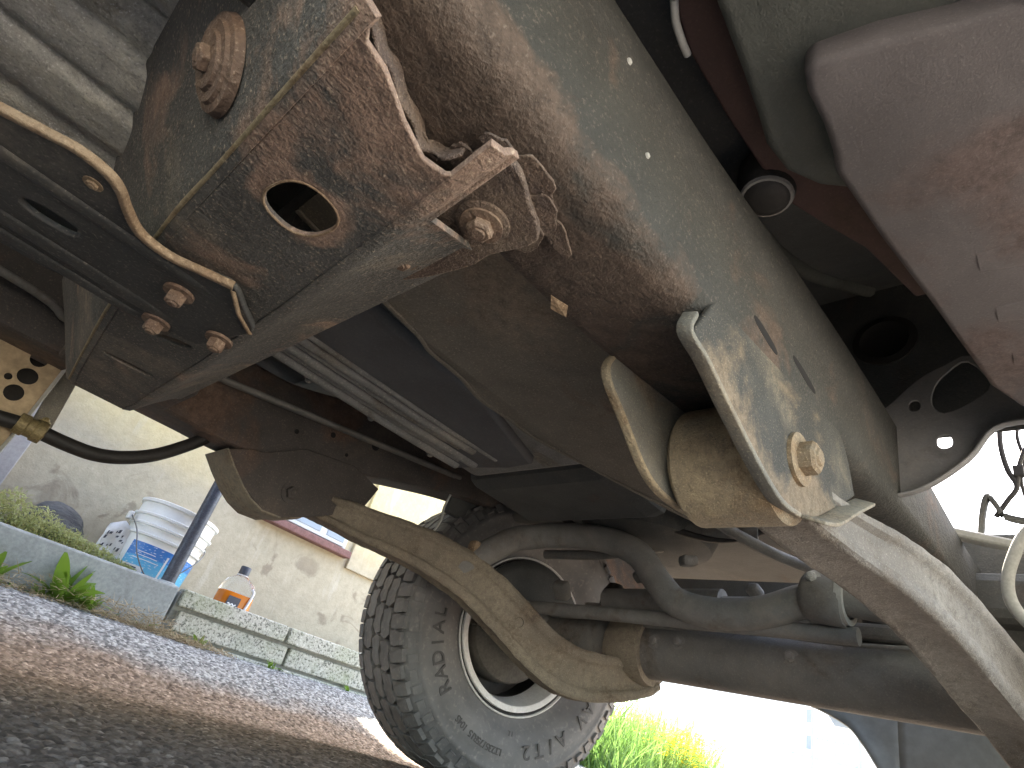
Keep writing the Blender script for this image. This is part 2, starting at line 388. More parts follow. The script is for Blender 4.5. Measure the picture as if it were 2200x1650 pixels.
def ground():
    dx = np.arange(-.12, 2.1, .0031); dy = np.arange(.5, 2.42, .0031)
    xs = np.concatenate([[-400, -120, -40, -15, -8, -5, -3, -2, -1.2, -.7, -.35], dx, [2.3, 2.6, 3, 3.5, 4.2, 5, 6.5, 9, 15, 40, 120, 400]])
    ys = np.concatenate([[-400, -120, -40, -15, -8, -5, -3, -2, -1.2, -.7, -.35, -.1, .1, .25, .35], dy, [2.55, 2.8, 3.3, 4, 5, 7, 10, 15, 40, 120, 400]])
    X, Y = np.meshgrid(xs, ys, indexing='ij')
    n = -WD.y * X + WD.x * Y
    u = np.clip((n - 1.5) / .9, 0, 1); z = .128 * u * u * (3 - 2 * u)
    # low swells
    z = z + .004 * np.sin(X * 5.1 + Y * 2.3) * np.sin(Y * 6.7 - X * 1.7) * np.clip((Y - .3) / .4, 0, 1) * (np.abs(X) < 3)
    # embedded stones
    rng = np.random.default_rng(3); cs = .0092
    I = np.floor(X / cs).astype(int); J = np.floor(Y / cs).astype(int)
    T = 701
    jx, jy, hv, cv, rs = rng.random((T, T)), rng.random((T, T)), rng.random((T, T)), rng.random((T, T)), rng.random((T, T))
    best = np.full(X.shape, 9.0); cid = np.zeros(X.shape); hh = np.zeros(X.shape)
    for a in (-1, 0, 1):
        for c in (-1, 0, 1):
            ii, jj = (I + a), (J + c); im, jm = ii % T, jj % T
            px = (ii + .1 + .8 * jx[im, jm]) * cs; py = (jj + .1 + .8 * jy[im, jm]) * cs
            d = np.hypot(X - px, Y - py) / cs / (.7 + .6 * rs[im, jm])
            k = d < best
            best = np.where(k, d, best); cid = np.where(k, cv[im, jm], cid); hh = np.where(k, hv[im, jm], hh)
    fine = ((X > -.125) & (X < 2.105) & (Y > .495) & (Y < 2.422)).astype(float)
    dome = np.clip(1 - best * best * 1.5, -.6, 1)
    z = z + fine * (.0032 * dome + .0036 * (hh - .5))
    N0, N1 = X.shape
    v = np.stack([X, Y, z], -1).reshape(-1, 3)
    a = np.arange(N0 * N1).reshape(N0, N1)
    q = np.stack([a[:-1, :-1], a[1:, :-1], a[1:, 1:], a[:-1, 1:]], -1).reshape(-1, 4)
    me = bpy.data.meshes.new('ground'); me.vertices.add(len(v)); me.vertices.foreach_set('co', v.ravel())
    me.loops.add(q.size); me.loops.foreach_set('vertex_index', q.ravel().astype(np.int32))
    me.polygons.add(len(q)); me.polygons.foreach_set('loop_start', np.arange(0, q.size, 4, dtype=np.int32))
    me.update(calc_edges=True); me.validate()
    cidv = np.where(best > .75, cid * .35, cid)
    for nm, arr in (('stone', cidv), ('fine', fine)):
        at = me.attributes.new(nm, 'FLOAT', 'POINT'); at.data.foreach_set('value', arr.ravel().astype(np.float32))
    o = obj_me('ground', me, 'ground_asphalt', smooth=True); o['kind'] = 'structure'
ground()
def gz(x, y):
    n = -WD.y * x + WD.x * y; u = min(1, max(0, (n - 1.5) / .9)); return .128 * u * u * (3 - 2 * u)

# ------------------------------------------------------------------ house and kerbs
def wall_mat():
    m, t, b = new_mat('render_cream'); co = objco(t); z = sepz(t, co)
    n = nz(t, co, 3.5, 6, .65, .4); n2 = nz(t, co, 26, 5, .7); n3 = nz(t, co, 120, 3, .6)
    f = ramp(t, mth(t, 'ADD', z, mth(t, 'MULTIPLY', n, .22)), .80, 1.02)
    c = mix(t, f, mix(t, ramp(t, n2, .35, .7), (.41, .36, .265), (.51, .455, .34)), mix(t, ramp(t, n2, .35, .7), (.62, .505, .28), (.70, .59, .345)))
    st = mth(t, 'MULTIPLY', ramp(t, nz(t, co, 5.5, 5, .6, .8), .60, .66), ramp(t, z, .75, .55))
    c = mix(t, mth(t, 'MULTIPLY', st, .8), c, (.27, .225, .165))
    pl = mth(t, 'MULTIPLY', ramp(t, nz(t, co, 7, 4, .6, 0, (1.6, 1.6, .35)), .58, .72), .55)
    c = mix(t, pl, c, (.62, .59, .50))
    c = mix(t, mth(t, 'MULTIPLY', ramp(t, n3, .66, .76), .6), c, (.22, .19, .15))
    t.links.new(c, b.inputs['Base Color']); b.inputs['Roughness'].default_value = .9
    bump(t, b, mth(t, 'ADD', n2, mth(t, 'MULTIPLY', n3, .5)), .35, .006)
wall_mat()
plain('trim_white', (.52, .54, .54), .5, 0, .08, 20, .05)
plain('door_red', (.42, .13, .10), .55, 0, .15, 12, .1)
plain('pilaster_grey', (.36, .345, .34), .85, 0, .15, 14, .3)
plain('sill_red', (.20, .10, .09), .8, 0, .35, 40, .4)
plain('kerb_concrete', (.30, .335, .34), .9, 0, .22, 16, .4)
plain('roof_tile', (.30, .12, .08), .8, 0, .2, 8, .2)
plain('soil', (.13, .10, .07), .95, 0, .3, 40, .5)
def glass_mat():
    m, t, b = new_mat('window_glass'); b.inputs['Base Color'].default_value = (.26, .31, .36, 1); b.inputs['Roughness'].default_value = .08
glass_mat()
def block_mat():
    m, t, b = new_mat('speckled_block'); co = objco(t)
    n = nz(t, co, 110, 3, .75); n2 = nz(t, co, 9, 4, .6)
    c = mix(t, ramp(t, n2, .35, .65), (.40, .42, .36), (.50, .50, .45))
    c = mix(t, ramp(t, n, .47, .40), c, (.12, .13, .11))
    c = mix(t, ramp(t, n, .58, .66), c, (.66, .68, .63))
    g = mth(t, 'MULTIPLY', ramp(t, nz(t, co, 5, 4, .6), .5, .66), .45)
    c = mix(t, g, c, (.25, .30, .17))
    t.links.new(c, b.inputs['Base Color']); b.inputs['Roughness'].default_value = .92; bump(t, b, n, .6, .004)
block_mat()
house = thing('house', 'cream rendered house wall with stained grey lower part behind the kerb', 'house', HP(.5, 2.82, .13))
hbox('wall', -3.5, 3.6, 2.82, 8.5, .0, 3.3, 'render_cream', house, .01)
hbox('roof', -3.9, 4.0, 2.05, 8.9, 3.3, 3.42, 'roof_tile', house, .01)  # unseen eave pulled far out to block a sun streak under the car
hbox('door', -.62, .262, 2.79, 2.83, .22, 2.15, 'door_red', house)
tr = hbox('door_frame', .262, .286, 2.765, 2.825, .22, 2.2, 'trim_white', house)
hbox('pilaster', .286, .345, 2.785, 2.823, .2, 3.29, 'pilaster_grey', house)
wi = hbox('window', 1.34, 1.77, 2.80, 2.84, .735, 1.75, 'trim_white', house, .006)
for a, b_ in ((1.37, 1.595), (1.635, 1.745)):
    hbox('pane', a, b_, 2.797, 2.803, .765, 1.71, 'window_glass', wi, .002)
hbox('sash_rail', 1.36, 1.75, 2.785, 2.80, .742, .758, 'trim_white', wi, .003)
hbox('window_sill', 1.27, 1.80, 2.765, 2.822, .70, .735, 'sill_red', house, .006)
hbox('pilaster', 1.82, 2.6, 2.80, 2.823, .66, 3.29, 'render_cream', house)
so = hbox('planter_soil', -3.4, 3.6, 2.44, 2.82, .05, .215, 'soil'); so['kind'] = 'structure'
ke = hbox('concrete_kerb', -3.4, .925, 2.36, 2.47, .02, .283, 'kerb_concrete', None, .008)
tag(ke, 'smooth grey concrete kerb with a broken end, left of the block edging', 'kerb')
bw = thing('block_edging', 'low edging of speckled grey split blocks below the house wall', 'edging', HP(1.6, 2.41, .13))
hbox('mortar_bed', .94, 3.6, 2.385, 2.46, .02, .272, 'kerb_concrete', bw, .003)
def blocks(z0, z1, n0, s0, step, first, end):
    s = first
    me = None
    while s < end:
        e = min(s + step - .012, end)
        hbox('edging_block', s, e, n0, n0 + .06, z0, z1, 'speckled_block', bw, .005)
        s += step
blocks(.226, .284, 2.352, .0, .455, .945, 3.6)
blocks(.148, .214, 2.362, .0, .47, .645 + .32, 3.6)
blocks(.06, .137, 2.362, .0, .47, .80 + .16, 3.6)

# ------------------------------------------------------------------ far side of the street
plain('far_white', (.78, .78, .76), .8, 0, .05, 1, 0)
plain('far_grey', (.25, .26, .27), .7, 0, .1, 5, 0)
def farp(x, y, z): return (x, y, z)
fh = thing('far_building', 'white building with a railed balcony across the street', 'building', (64, 23, 0))
box('wall', (66, 22, 8), (6, 40, 16), 'far_white', fh, .05)
box('balcony_slab', (61.6, 20.6, 5.9), (2.6, 7.5, .25), 'far_white', fh, .03)
for k in range(13):
    box('railing_bar', (60.4, 19.2 + k * .2, 6.6), (.05, .055, 1.1), 'far_grey', fh, 0)
box('railing_top', (60.4, 20.4, 7.17), (.06, 2.6, .07), 'far_grey', fh, 0)
for (y, z) in ((23.2, 7.0), (23.2, 9.1), (19.4, 9.6)):
    wn_ = box('window', (62.95, y, z), (.12, .5, 1.1), 'far_grey', fh, .01)
    box('frame', (62.93, y, z - .6), (.2, .7, .1), 'far_white', wn_, .01)
box('awning', (62.2, 20.0, 9.0), (1.6, 2.2, .15), 'far_grey', fh, .02, Matrix.Rotation(R(18), 3, 'Y'))
def pole_thing(x, y, r, h, lab):
    e = thing('street_lamp', lab, 'street lamp', (x, y, 0))
    tube('pole', [(x, y, 0), (x, y, h)], r, 'far_grey', e, 10, 0)
    box('lamp_head', (x - .5, y, h), (1.0, .2, .12), 'far_grey', e, .03)
pole_thing(29.5, 10.75, .05, 8, 'thin grey street lamp pole seen below the bumper, left of the balcony')
pole_thing(30.5, 9.25, .09, 8, 'thicker grey street lamp pole at the edge of the bumper')
# ------------------------------------------------------------------ the car
car = thing('car', 'rusty underside of a raised four wheel drive car with ladder frame', 'car', (.2, .67, 0))
def P(l): return [Vector(q) for q in l]
RUST, RAIL = 'rust_scale', 'rail_steel'

# body shell (floor, sills, toe board, sides)
def body():
    # floor sheet from tail to foot well, then the sloping toe board
    pr = [(-1.75, .72), (-.9, .72), (-.85, .70), (.45, .70), (.95, .98), (.965, 1.05)]
    v = []; f = []
    ys = [-.2, .0, .2, .5, .56, .94, 1.0, 1.3, 1.54]
    def dz(y, x): return .09 if .55 < y < .95 else 0.0
    for x, z in pr:
        for y in ys: v.append((x, y, z + dz(y, x)))
    K = len(ys)
    for i in range(len(pr) - 1):
        for k in range(K - 1): f.append((i * K + k, i * K + k + 1, (i + 1) * K + k + 1, (i + 1) * K + k))
    obj('floor_pan', v, f, 'dark_under', car, solid=.004, bevel=.004)
body()
fwp = [(-.2, .665), (.30, .665), (.30, .74), (1.54, .74), (1.54, 1.1), (-.2, 1.1)]
hole = [(.235 + .045 * math.cos(2 * math.pi * k / 24), .862 + .045 * math.sin(2 * math.pi * k / 24)) for k in range(24)]
fwo = plate('firewall', fwp, [hole], 'dark_under', car, (.955, 0, 0), (0, 1, 0), (0, 0, 1), .006, .001)
lathe('grommet', [(.0001, 0), (.03, 0), (.038, -.006), (.05, -.004), (.05, .002), (.045, .004)], 'rubber_black', fwo, (.952, .235, .862), (1, 0, 0), 28)
tube('panel_lip', [(.5, .255, .735), (.5667, .2693, .7634), (.6635, .2783, .8175), (.7706, .2776, .8775), (.93, .25, .965)], .012, 'floor_grey', car, 10)
def side(y, name, out):
    o = [(-1.95, .62), (-1.45, .62)]
    o += [(-1.05 + .46 * math.cos(R(a)), .40 + .46 * math.sin(R(a))) for a in range(152, 20, -12)]
    o += [(-.6, .60), (.45, .60), (.93, .75)]
    o += [(1.47 + .54 * math.cos(R(a)), .40 + .54 * math.sin(R(a))) for a in range(140, 20, -12)]
    o += [(1.96, .6), (2.12, .62), (2.14, .95), (2.0, 1.06), (1.0, 1.12), (.55, 1.66), (.3, 1.72), (-1.75, 1.72), (-1.98, 1.1)]
    plate(name, o, [], 'body_paint', car, (0, y, 0), (1, 0, 0), (0, 0, 1), .02, .004)
side(1.555, 'body_side', 1); side(-.215, 'body_side', -1)
box('roof', (-.7, .67, 1.735), (2.1, 1.75, .03), 'body_paint', car, .012)
box('tail_panel', (-1.96, .67, 1.1), (.04, 1.74, 1.0), 'body_paint', car, .012)
box('windscreen_panel', (.78, .67, 1.4), (.03, 1.7, .72), 'window_glass', car, .005, Matrix.Rotation(R(-38), 3, 'Y'))
box('bonnet', (1.52, 1.02, 1.10), (1.12, 1.04, .03), 'body_paint', car, .01, Matrix.Rotation(R(3), 3, 'Y'))
box('radiator', (1.97, 1.02, .86), (.06, .98, .42), 'dark_under', car, .006)
box('cowl', (.95, .67, 1.13), (.3, 1.74, .10), 'body_paint', car, .02)  # unseen, added to close a gap that let a sun streak through
box('grille_panel', (2.09, 1.02, .88), (.05, 1.06, .44), 'body_paint', car, .01)  # unseen, added to stop sun getting in ahead of the radiator
box('inner_wing', (1.46, -.13, .84), (.98, .016, .44), 'wing_primer', car, .004)
box('inner_wing', (1.42, 1.28, .84), (.95, .02, .5), 'dark_under', car, .004)

# right-hand floor pressings above the camera
def tier(name, pts, close, z0, z1, mat, bev):
    """a pressed floor tier: flat underside at z0 with walls going up to z1"""
    lo = [Vector((p[0], p[1], z0)) for p in pts + close]; N = len(lo)
    hi = [Vector((p.x, p.y, z1)) for p in lo]
    f = [tuple(range(N)), tuple(range(2 * N - 1, N - 1, -1))] + [(i, (i + 1) % N, N + (i + 1) % N, N + i) for i in range(N)]
    o = obj(name, lo + hi, f, mat, car, bevel=bev, seg=4); fix(o.data)
    o.data.shade_smooth(); return o
mar = [(.05, .135), (.1669, .1696), (.1979, .1851), (.2353, .1927), (.307, .1935), (.381, .1905), (.432, .1834), (.4785, .1635), (.5236, .1418)]
tier('floor_flange', mar, [(.62, .12), (.62, -.19), (.05, -.19)], .655, .703, 'floor_maroon', .004)
gry = [(.02, .12), (.1638, .1425), (.2025, .1476), (.2549, .1537), (.3, .16), (.3329, .166), (.3685, .1618), (.3972, .1437), (.4141, .1214)]
tier('floor_channel', gry, [(.43, .06), (.43, -.18), (.02, -.18)], .62, .66, 'floor_grey', .010)
pk = [(.2678, .0849), (.2642, .1028), (.2707, .1092), (.2862, .1126), (.3194, .1124), (.3482, .1152), (.3671, .1197), (.3925, .1169), (.4631, .1098), (.5627, .0964), (.7294, .0772), (.7764, .0597), (.8558, .0121), (.93, -.05)]
tier('sill_box', pk, [(.93, -.17), (.2, -.17), (.24, -.06), (.2955, -.0157), (.2871, .0193), (.2729, .0594)], .592, .71, 'floor_pink', .007)
tier('sill_box', [(-1.4, .10), (.16, .085), (.215, .06), (.225, .0)], [(.19, -.17), (-1.4, -.17)], .60, .705, 'floor_pink', .009)
for x in (.52, .60, .68):
    sweep('pressed_bead', catmull([(x, .05, .594), (x + .006, -.02, .5915), (x + .02, -.12, .594)], 6), circ(.016, 16, .003), 'floor_pink', car, side=(1, 0, 0))
bmnt = lathe('body_mount', [(.0001, 0), (.014, 0), (.022, .004), (.026, .012), (.03, .02), (.03, .045), (.024, .05), (.024, .065)], 'rubber_black', car, (.405, .197, .640), (0, 0, 1), 24)
lathe('cup_washer', [(.020, -.002), (.0245, -.001), (.026, .002)], 'pipe_steel', bmnt, (.405, .197, .646), (0, 0, 1), 24)
tube('seam_bead', [(.19, .181, .652), (.205, .1875, .650), (.222, .1915, .651), (.236, .194, .653)], .0035, 'pale_band', car, 8)

# frame rails
def rail(name, y, bottoms, h0, h1, mirror, mat):
    pts = catmull([(x, y, z) for x, z in bottoms], 8); N = len(pts)
    half = [(-.064, .50), (-.064, .13), (-.0615, .075), (-.055, .035), (-.045, .010), (-.032, 0), (0, 0), (.045, 0), (.054, .006), (.059, .025), (.060, .06), (.060, .94), (.054, .985), (.045, 1), (-.050, 1), (-.060, .98), (-.064, .94)]
    v = []; f = []; K = len(half)
    for i, p in enumerate(pts):
        u = min(1, max(0, (p.x - .5) / .8)); h = h0 + (h1 - h0) * u
        for a, b in half: v.append(Vector((p.x, y + a * mirror, p.z + b * h)))
    for i in range(N - 1):
        for k in range(K): f.append((i * K + k, i * K + (k + 1) % K, (i + 1) * K + (k + 1) % K, (i + 1) * K + k))
    f += [tuple(range(K)), tuple((N - 1) * K + k for k in range(K))]
    o = obj(name, v, f, mat, car, smooth=True); fix(o.data); o.data.set_sharp_from_angle(angle=R(45)); return o
nr = rail('frame_rail', .277, [(-1.7, .46), (-.6, .46), (-.2, .46), (0, .46), (.2, .46), (.34, .462), (.5, .478), (.7, .505), (1.0, .53), (1.5, .54), (1.95, .54)], .185, .10, 1, RAIL)
fr = rail('frame_rail', 1.30, [(-1.7, .475), (-.6, .475), (0, .475), (.25, .475), (.42, .48), (.6, .535), (.8, .595), (1.02, .645), (1.3, .67), (1.95, .65)], .18, .14, -1, 'far_rail_steel')
for (x, z, r_) in ((.19, .595, .0035), (.235, .53, .003)):
    lathe('rivet', [(.0001, -.003), (r_ * .7, -.0025), (r_, 0)], 'pale_band', nr, (x, .214, z), (0, 1, 0), 10)
# loose flap of rust hanging below
obj('rust_flake', [(.270, .318, .453), (.287, .312, .452), (.294, .318, .447), (.281, .326, .449)], [(0, 1, 2, 3)], 'rust_edge', nr, solid=.0012)

# transmission crossmember: hat section across the car
def crossmember():
    L = [(.215, .020, .115), (.305, .0203, .122), (.345, .0204, .124), (.515, .0213, .135), (.73, .0334, .143), (.9, .047, .147), (1.016, .058, .1506), (1.075, .064, .148)]
    v = []; f = []
    for y, xr, xf in L:
        k2 = 1 if y > .31 else .02
        sec = [(xr - .085, .53), (xr - .055, .485), (xr - .012, .415), (xr - .004, .404), (xr + .006, .400), (xf - .007, .400), (xf + .003, .403), (xf + .008, .409), (xf + .009 + (.192 - xf) * .35 * k2, .409 + .02 * k2), (xf + .01 + (.192 - xf) * .8 * k2, .409 + .042 * k2), (xf + .011 + (.194 - xf) * k2, .41 + .048 * k2)]
        for x, z in sec: v.append((x, y, z))
    K = 11
    for i in range(len(L) - 1):
        for q in range(K - 1):
            f.append((i * K + q, i * K + q + 1, (i + 1) * K + q + 1, (i + 1) * K + q))
    return v, f, K
cv, cf, ck = crossmember()
# walls (rear and front) as one sheet, the bottom web as a plate with its oval hole
wf = [q for i, q in enumerate(cf) if i % (ck - 1) not in (4,)]
xm = obj('crossmember', cv, wf, 'crossmember_steel', car, smooth=True, solid=.005, bevel=.001)
xm.data.set_sharp_from_angle(angle=R(40))
def oval(cx, cy, a, b, ang, n=32, pw=2.4):
    o = []
    for k in range(n):
        t_ = 2 * math.pi * k / n; c_, s_ = math.cos(t_), math.sin(t_)
        x = a * math.copysign(abs(c_) ** (2 / pw), c_); y = b * math.copysign(abs(s_) ** (2 / pw), s_)
        o.append((cx + x * math.cos(ang) - y * math.sin(ang), cy + x * math.sin(ang) + y * math.cos(ang)))
    return o
web = [(.0262, .515), (.0255, .3), (.025, .222), (.030, .2308), (.0452, .2345), (.0709, .2503), (.094, .2604), (.1086, .2569), (.1145, .2484), (.1158, .30), (.128, .515), (.136, .73), (.140, .9), (.1436, 1.016), (.141, 1.075), (.070, 1.075), (.064, 1.016), (.053, .9), (.0394, .73)]
hl = oval(.0735, .3775, .0285, .0232, R(100))
sl1 = oval(.092, .870, .032, .0075, R(-6)); sl2 = oval(.098, .722, .024, .008, R(-35))
wb = plate('crossmember_web', web, [hl, sl1, sl2], 'crossmember_steel', car, (0, 0, .4005), (1, 0, 0), (0, 1, 0), .0045, .001)
# rolled, rusted rim of the oval hole and of the slots
for nm, pts, rr in (('hole_rim', oval(.0735, .3775, .0292, .0239, R(100), 40), .0011),):
    sweep(nm, [(x, y, .3985) for x, y in pts + pts[:2]], circ(rr, 8), 'rust_edge', wb, caps=False)
# end plate closing the far end
obj('end_plate', [(-.02, 1.078, .53), (.058, 1.078, .402), (.148, 1.078, .402), (.20, 1.078, .458), (.20, 1.078, .53)], [(0, 1, 2, 3, 4)], 'far_rail_steel', xm, solid=.004)
# extension of the crossmember out to the far rail
box('rail_outrigger', (.13, 1.16, .497), (.19, .17, .05), 'far_rail_steel', xm, .006)
tube('worn_fold', [(.0175, .222, .4025), (.0178, .30, .4025), (.0185, .40, .4025), (.019, .515, .4025), (.031, .73, .4025), (.045, .9, .4025), (.061, 1.07, .4025)], .0026, 'worn_edge', xm, 8)
# folded end wall at the near rail: curled lip
crl = catmull([(.0195, .236, .402), (.035, .243, .402), (.0643, .258, .404), (.0937, .272, .406), (.1092, .276, .408), (.118, .264, .41)], 6)
crl2 = catmull([(.0, .246, .454), (.021, .2552, .454), (.0429, .2657, .454), (.0643, .2761, .454), (.0937, .2919, .454), (.1092, .2945, .452), (.122, .275, .45)], 6)
strip('rolled_flange', [Vector((q.x, q.y, .443 + .003 * math.sin(i * .9))) for i, q in enumerate(crl2)], (0.002, .003, .016), RUST, xm, .003)
# gusset tying crossmember and near rail, with two big bolts
gus = [(.1351, .305), (.1271, .262), (.150, .250), (.1781, .262), (.2107, .2819), (.2044, .327), (.2056, .3559), (.1955, .4082), (.184, .4347), (.165, .4287), (.150, .395)]
gp = plate('gusset', [(p.x, p.y) for p in catmull([(a, b, 0) for a, b in gus], 4, True)], [], RUST, xm, (0, 0, .450), (1, 0, 0), (0, 1, 0), .007, .002)
for x, y, r_ in ((.1667, .398, .0105), (.1744, .3071, .0125)):
    lathe('scaled_washer', [(.0001, -.004), (r_ * 1.2, -.0035), (r_ * 1.7, -.002), (r_ * 1.75, 0)], RUST, gp, (x, y, .4463), (0, 0, 1), 26)
    hexbolt('bolt', (x, y, .4435), (0, 0, -1), r_ * .85, .010, 'rust_bolt', gp)
rf = random.Random(21)
for k, (cx, cy, a, b) in enumerate(((.150, .262, .030, .012), (.172, .256, .026, .015), (.196, .268, .022, .014), (.205, .292, .016, .022), (.160, .275, .020, .010), (.222, .272, .020, .010), (.128, .285, .014, .010), (.09, .300, .03, .007), (.05, .288, .03, .006))):
    ol = []
    for q in range(26):
        t_ = 2 * math.pi * q / 26; m_ = 1 + .28 * mnoise.noise(Vector((math.cos(t_) * 1.7, math.sin(t_) * 1.7, k * 3.1))) + rf.uniform(-.06, .06)
        ol.append((cx + a * m_ * math.cos(t_) * .9 + b * m_ * math.sin(t_) * .3, cy + b * m_ * math.sin(t_) + a * .12 * math.cos(t_)))
    tl = Vector((1, 0, rf.uniform(-.10, .10))); tw_ = Vector((0, 1, rf.uniform(-.12, .12)))
    plate('rust_flake', ol, [], RUST, xm, (0, 0, .4565 - .0011 * (k % 4) - tl.z * cx - tw_.z * cy), tl, tw_, .0022, .0007)
# rear wall boss with rusted bolt
ax_ = Vector((-.87, 0, -.5)).normalized()
bc = Vector((-.018, .372, .445))
lathe('boss', [(.0001, .006), (.011, .006), (.013, .008), (.0185, .008), (.020, .0055), (.026, .0055), (.0275, .003), (.032, .002), (.034, -.004)], 'rust_bolt', xm, bc, ax_, 36)
hexbolt('bolt', bc + ax_ * .006, ax_, .0095, .008, 'rust_bolt', xm)

# skid plate under the gearbox, bolted to the crossmember
sk = [(-.75, .50), (-.4, .50), (-.1586, .5031), (-.1217, .4888), (-.0957, .4804), (-.0687, .4711), (-.0503, .4654), (-.0309, .468), (-.0185, .4776), (-.007, .4975), (.0092, .5177), (.034, .5225), (.059, .5128), (.0847, .5028), (.1079, .5288), (.129, .5571), (.122, .5985), (.1104, .6565), (.0669, .6606), (.0228, .6685), (-.0292, .686), (-.0685, .6897), (-.1115, .7047), (-.156, .71), (-.4, .73), (-.75, .73)]
sh = oval(-.046, .5842, .0225, .0125, R(-4))
skp = plate('skid_plate', [(p.x, p.y) for p in catmull([(a, b, 0) for a, b in sk], 4, True)], [sh], 'skid_steel', car, (0, 0, .386), (1, 0, 0), (0, 1, 0), .006, .0015)
lip = catmull([(-.75, .501, .384), (-.4, .501, .384), (-.1586, .5035, .384), (-.1217, .4892, .384), (-.0957, .4808, .384), (-.0687, .4715, .384), (-.0503, .4658, .384), (-.0309, .4684, .384), (-.0185, .478, .384), (-.007, .4979, .384), (.0092, .5181, .384), (.034, .5229, .384), (.059, .5132, .384), (.0847, .5032, .384)], 5)
sweep('turned_edge', lip, rrect(.0070, .0085, .0018, 2), 'rust_edge', skp, side=(0, 0, 1), scales=[(1, .8 + .25 * math.sin(i * .4) * .3) for i in range(len(lip))])
for yy, w_ in ((.53, .006), (.630, .008), (.662, .006)):
    sweep('pressed_rib', catmull([(-.7, yy, .385), (-.2, yy, .3828), (-.06, yy + .004, .3828), (.03, yy + .008, .3832), (.085, yy + .012, .3855)], 6), circ(w_ * 1.5, 16, .0028), 'skid_steel', skp, side=(0, 1, 0))
for x, y in ((.0608, .5685), (.0681, .655), (.118, .6104)):
    hexbolt('bolt', (x, y, .3825), (0, 0, -1), .0085, .013, 'rust_bolt', skp, True, random.random())
hexbolt('bolt', (-.0335, .4922, .3828), (0, 0, -1), .0045, .003, 'rust_edge', skp)
strip('split_tab', [(.0847, .5028, .379), (.105, .535, .379), (.128, .560, .380)], (.004, .006, .004), 'rust_edge', skp, .003)

# silencer with pressed ribs behind the crossmember
def muffler():
    v = []; f = []; K = 240; xs = [(-.95, .15), (-.94, .8), (-.9, 1), (-.5, 1), (-.2, 1), (-.10, 1), (-.07, .985), (-.052, .95), (-.04, .88), (-.032, .75), (-.028, .5)]
    for x, s in xs:
        for k in range(K):
            a = 2 * math.pi * k / K; c_, s_ = math.cos(a), math.sin(a)
            y = .205 * math.copysign(abs(c_) ** .85, c_); z = .115 * math.copysign(abs(s_) ** .85, s_)
            ph = (math.degrees(a) / 19.0 + .3) % 1.0; rib = 1 - .075 * s * math.exp(-((ph - .5) / .13) ** 2)
            rib = rib if x < -.05 else 1
            v.append((x + .05, .655 + y * s * rib, .615 + z * s * rib))
    N = len(xs)
    for i in range(N - 1):
        for k in range(K): f.append((i * K + k, i * K + (k + 1) % K, (i + 1) * K + (k + 1) % K, (i + 1) * K + k))
    f += [tuple(range(K)), tuple((N - 1) * K + k for k in range(K))]
    o = obj('silencer', v, f, 'muffler_steel', car, smooth=True); fix(o.data); return o
muffler()

# gearbox pan with cast ribs, and the shield panel beside it
gb = box('gearbox', (.44, .80, .63), (.62, .30, .14), 'cast_alloy', car, .02)
pan = [(.12, .650), (.257, .650), (.5, .668), (.689, .73), (.694, .79), (.668, .915), (.5, .93), (.255, .937), (.12, .94)]
gpn = plate('gearbox_pan', pan, [], 'smooth_pan', car, (0, 0, .553), (1, 0, 0), (0, 1, 0), .02, .005)
for k, (y, r_, x1) in enumerate(((.905, .010, .655), (.882, .006, .64), (.862, .010, .665), (.838, .006, .60), (.820, .009, .62), (.80, .005, .66))):
    tube('cast_rib', [(.13, y, .543), (.3, y, .542), (.5, y - .002, .542), (x1, y - .006, .545)], r_, 'cast_alloy', gpn, 10)
for (x, y) in ((.33, .925), (.46, .92), (.60, .915)):
    hexbolt('bolt', (x, y, .543), (0, 0, -1), .006, .008, 'cast_alloy', gpn)
sp = [(.10, .345), (.10, .53), (.222, .559), (.30, .575), (.335, .588), (.39, .592), (.446, .606), (.50, .602), (.56, .60), (.65, .575), (.779, .540), (.9, .50), (.9, .345)]
shp = plate('heat_shield', sp, [], 'panel_brown', car, (0, 0, .512), (1, 0, 0), (0, 1, 0), .004, .001)
roughen(shp, .003, 12, 0)
sweep('folded_edge', catmull([(x, y, .508) for x, y in sp[1:12]], 4), rrect(.003, .006, .001, 2), 'panel_brown', shp, side=(0, 0, 1))
# engine and transfer masses above
eng = box('engine_block', (1.28, .78, .86), (.62, .52, .44), 'dark_under', car, .03)
lathe('sump', [(.0001, -.07), (.10, -.07), (.15, -.05), (.17, 0), (.17, .05)], 'dark_under', eng, (1.2, .82, .65), (0, 0, 1), 32)
box('bell_housing', (.86, .80, .68), (.24, .38, .26), 'dark_under', car, .04)
# cross tube and ledge in front of the gearbox
tube('cross_tube', [(1.15, 1.25, .667), (1.15, 1.10, .655), (1.15, .70, .645), (1.15, .40, .65)], .021, 'axle_paint', car, 14)

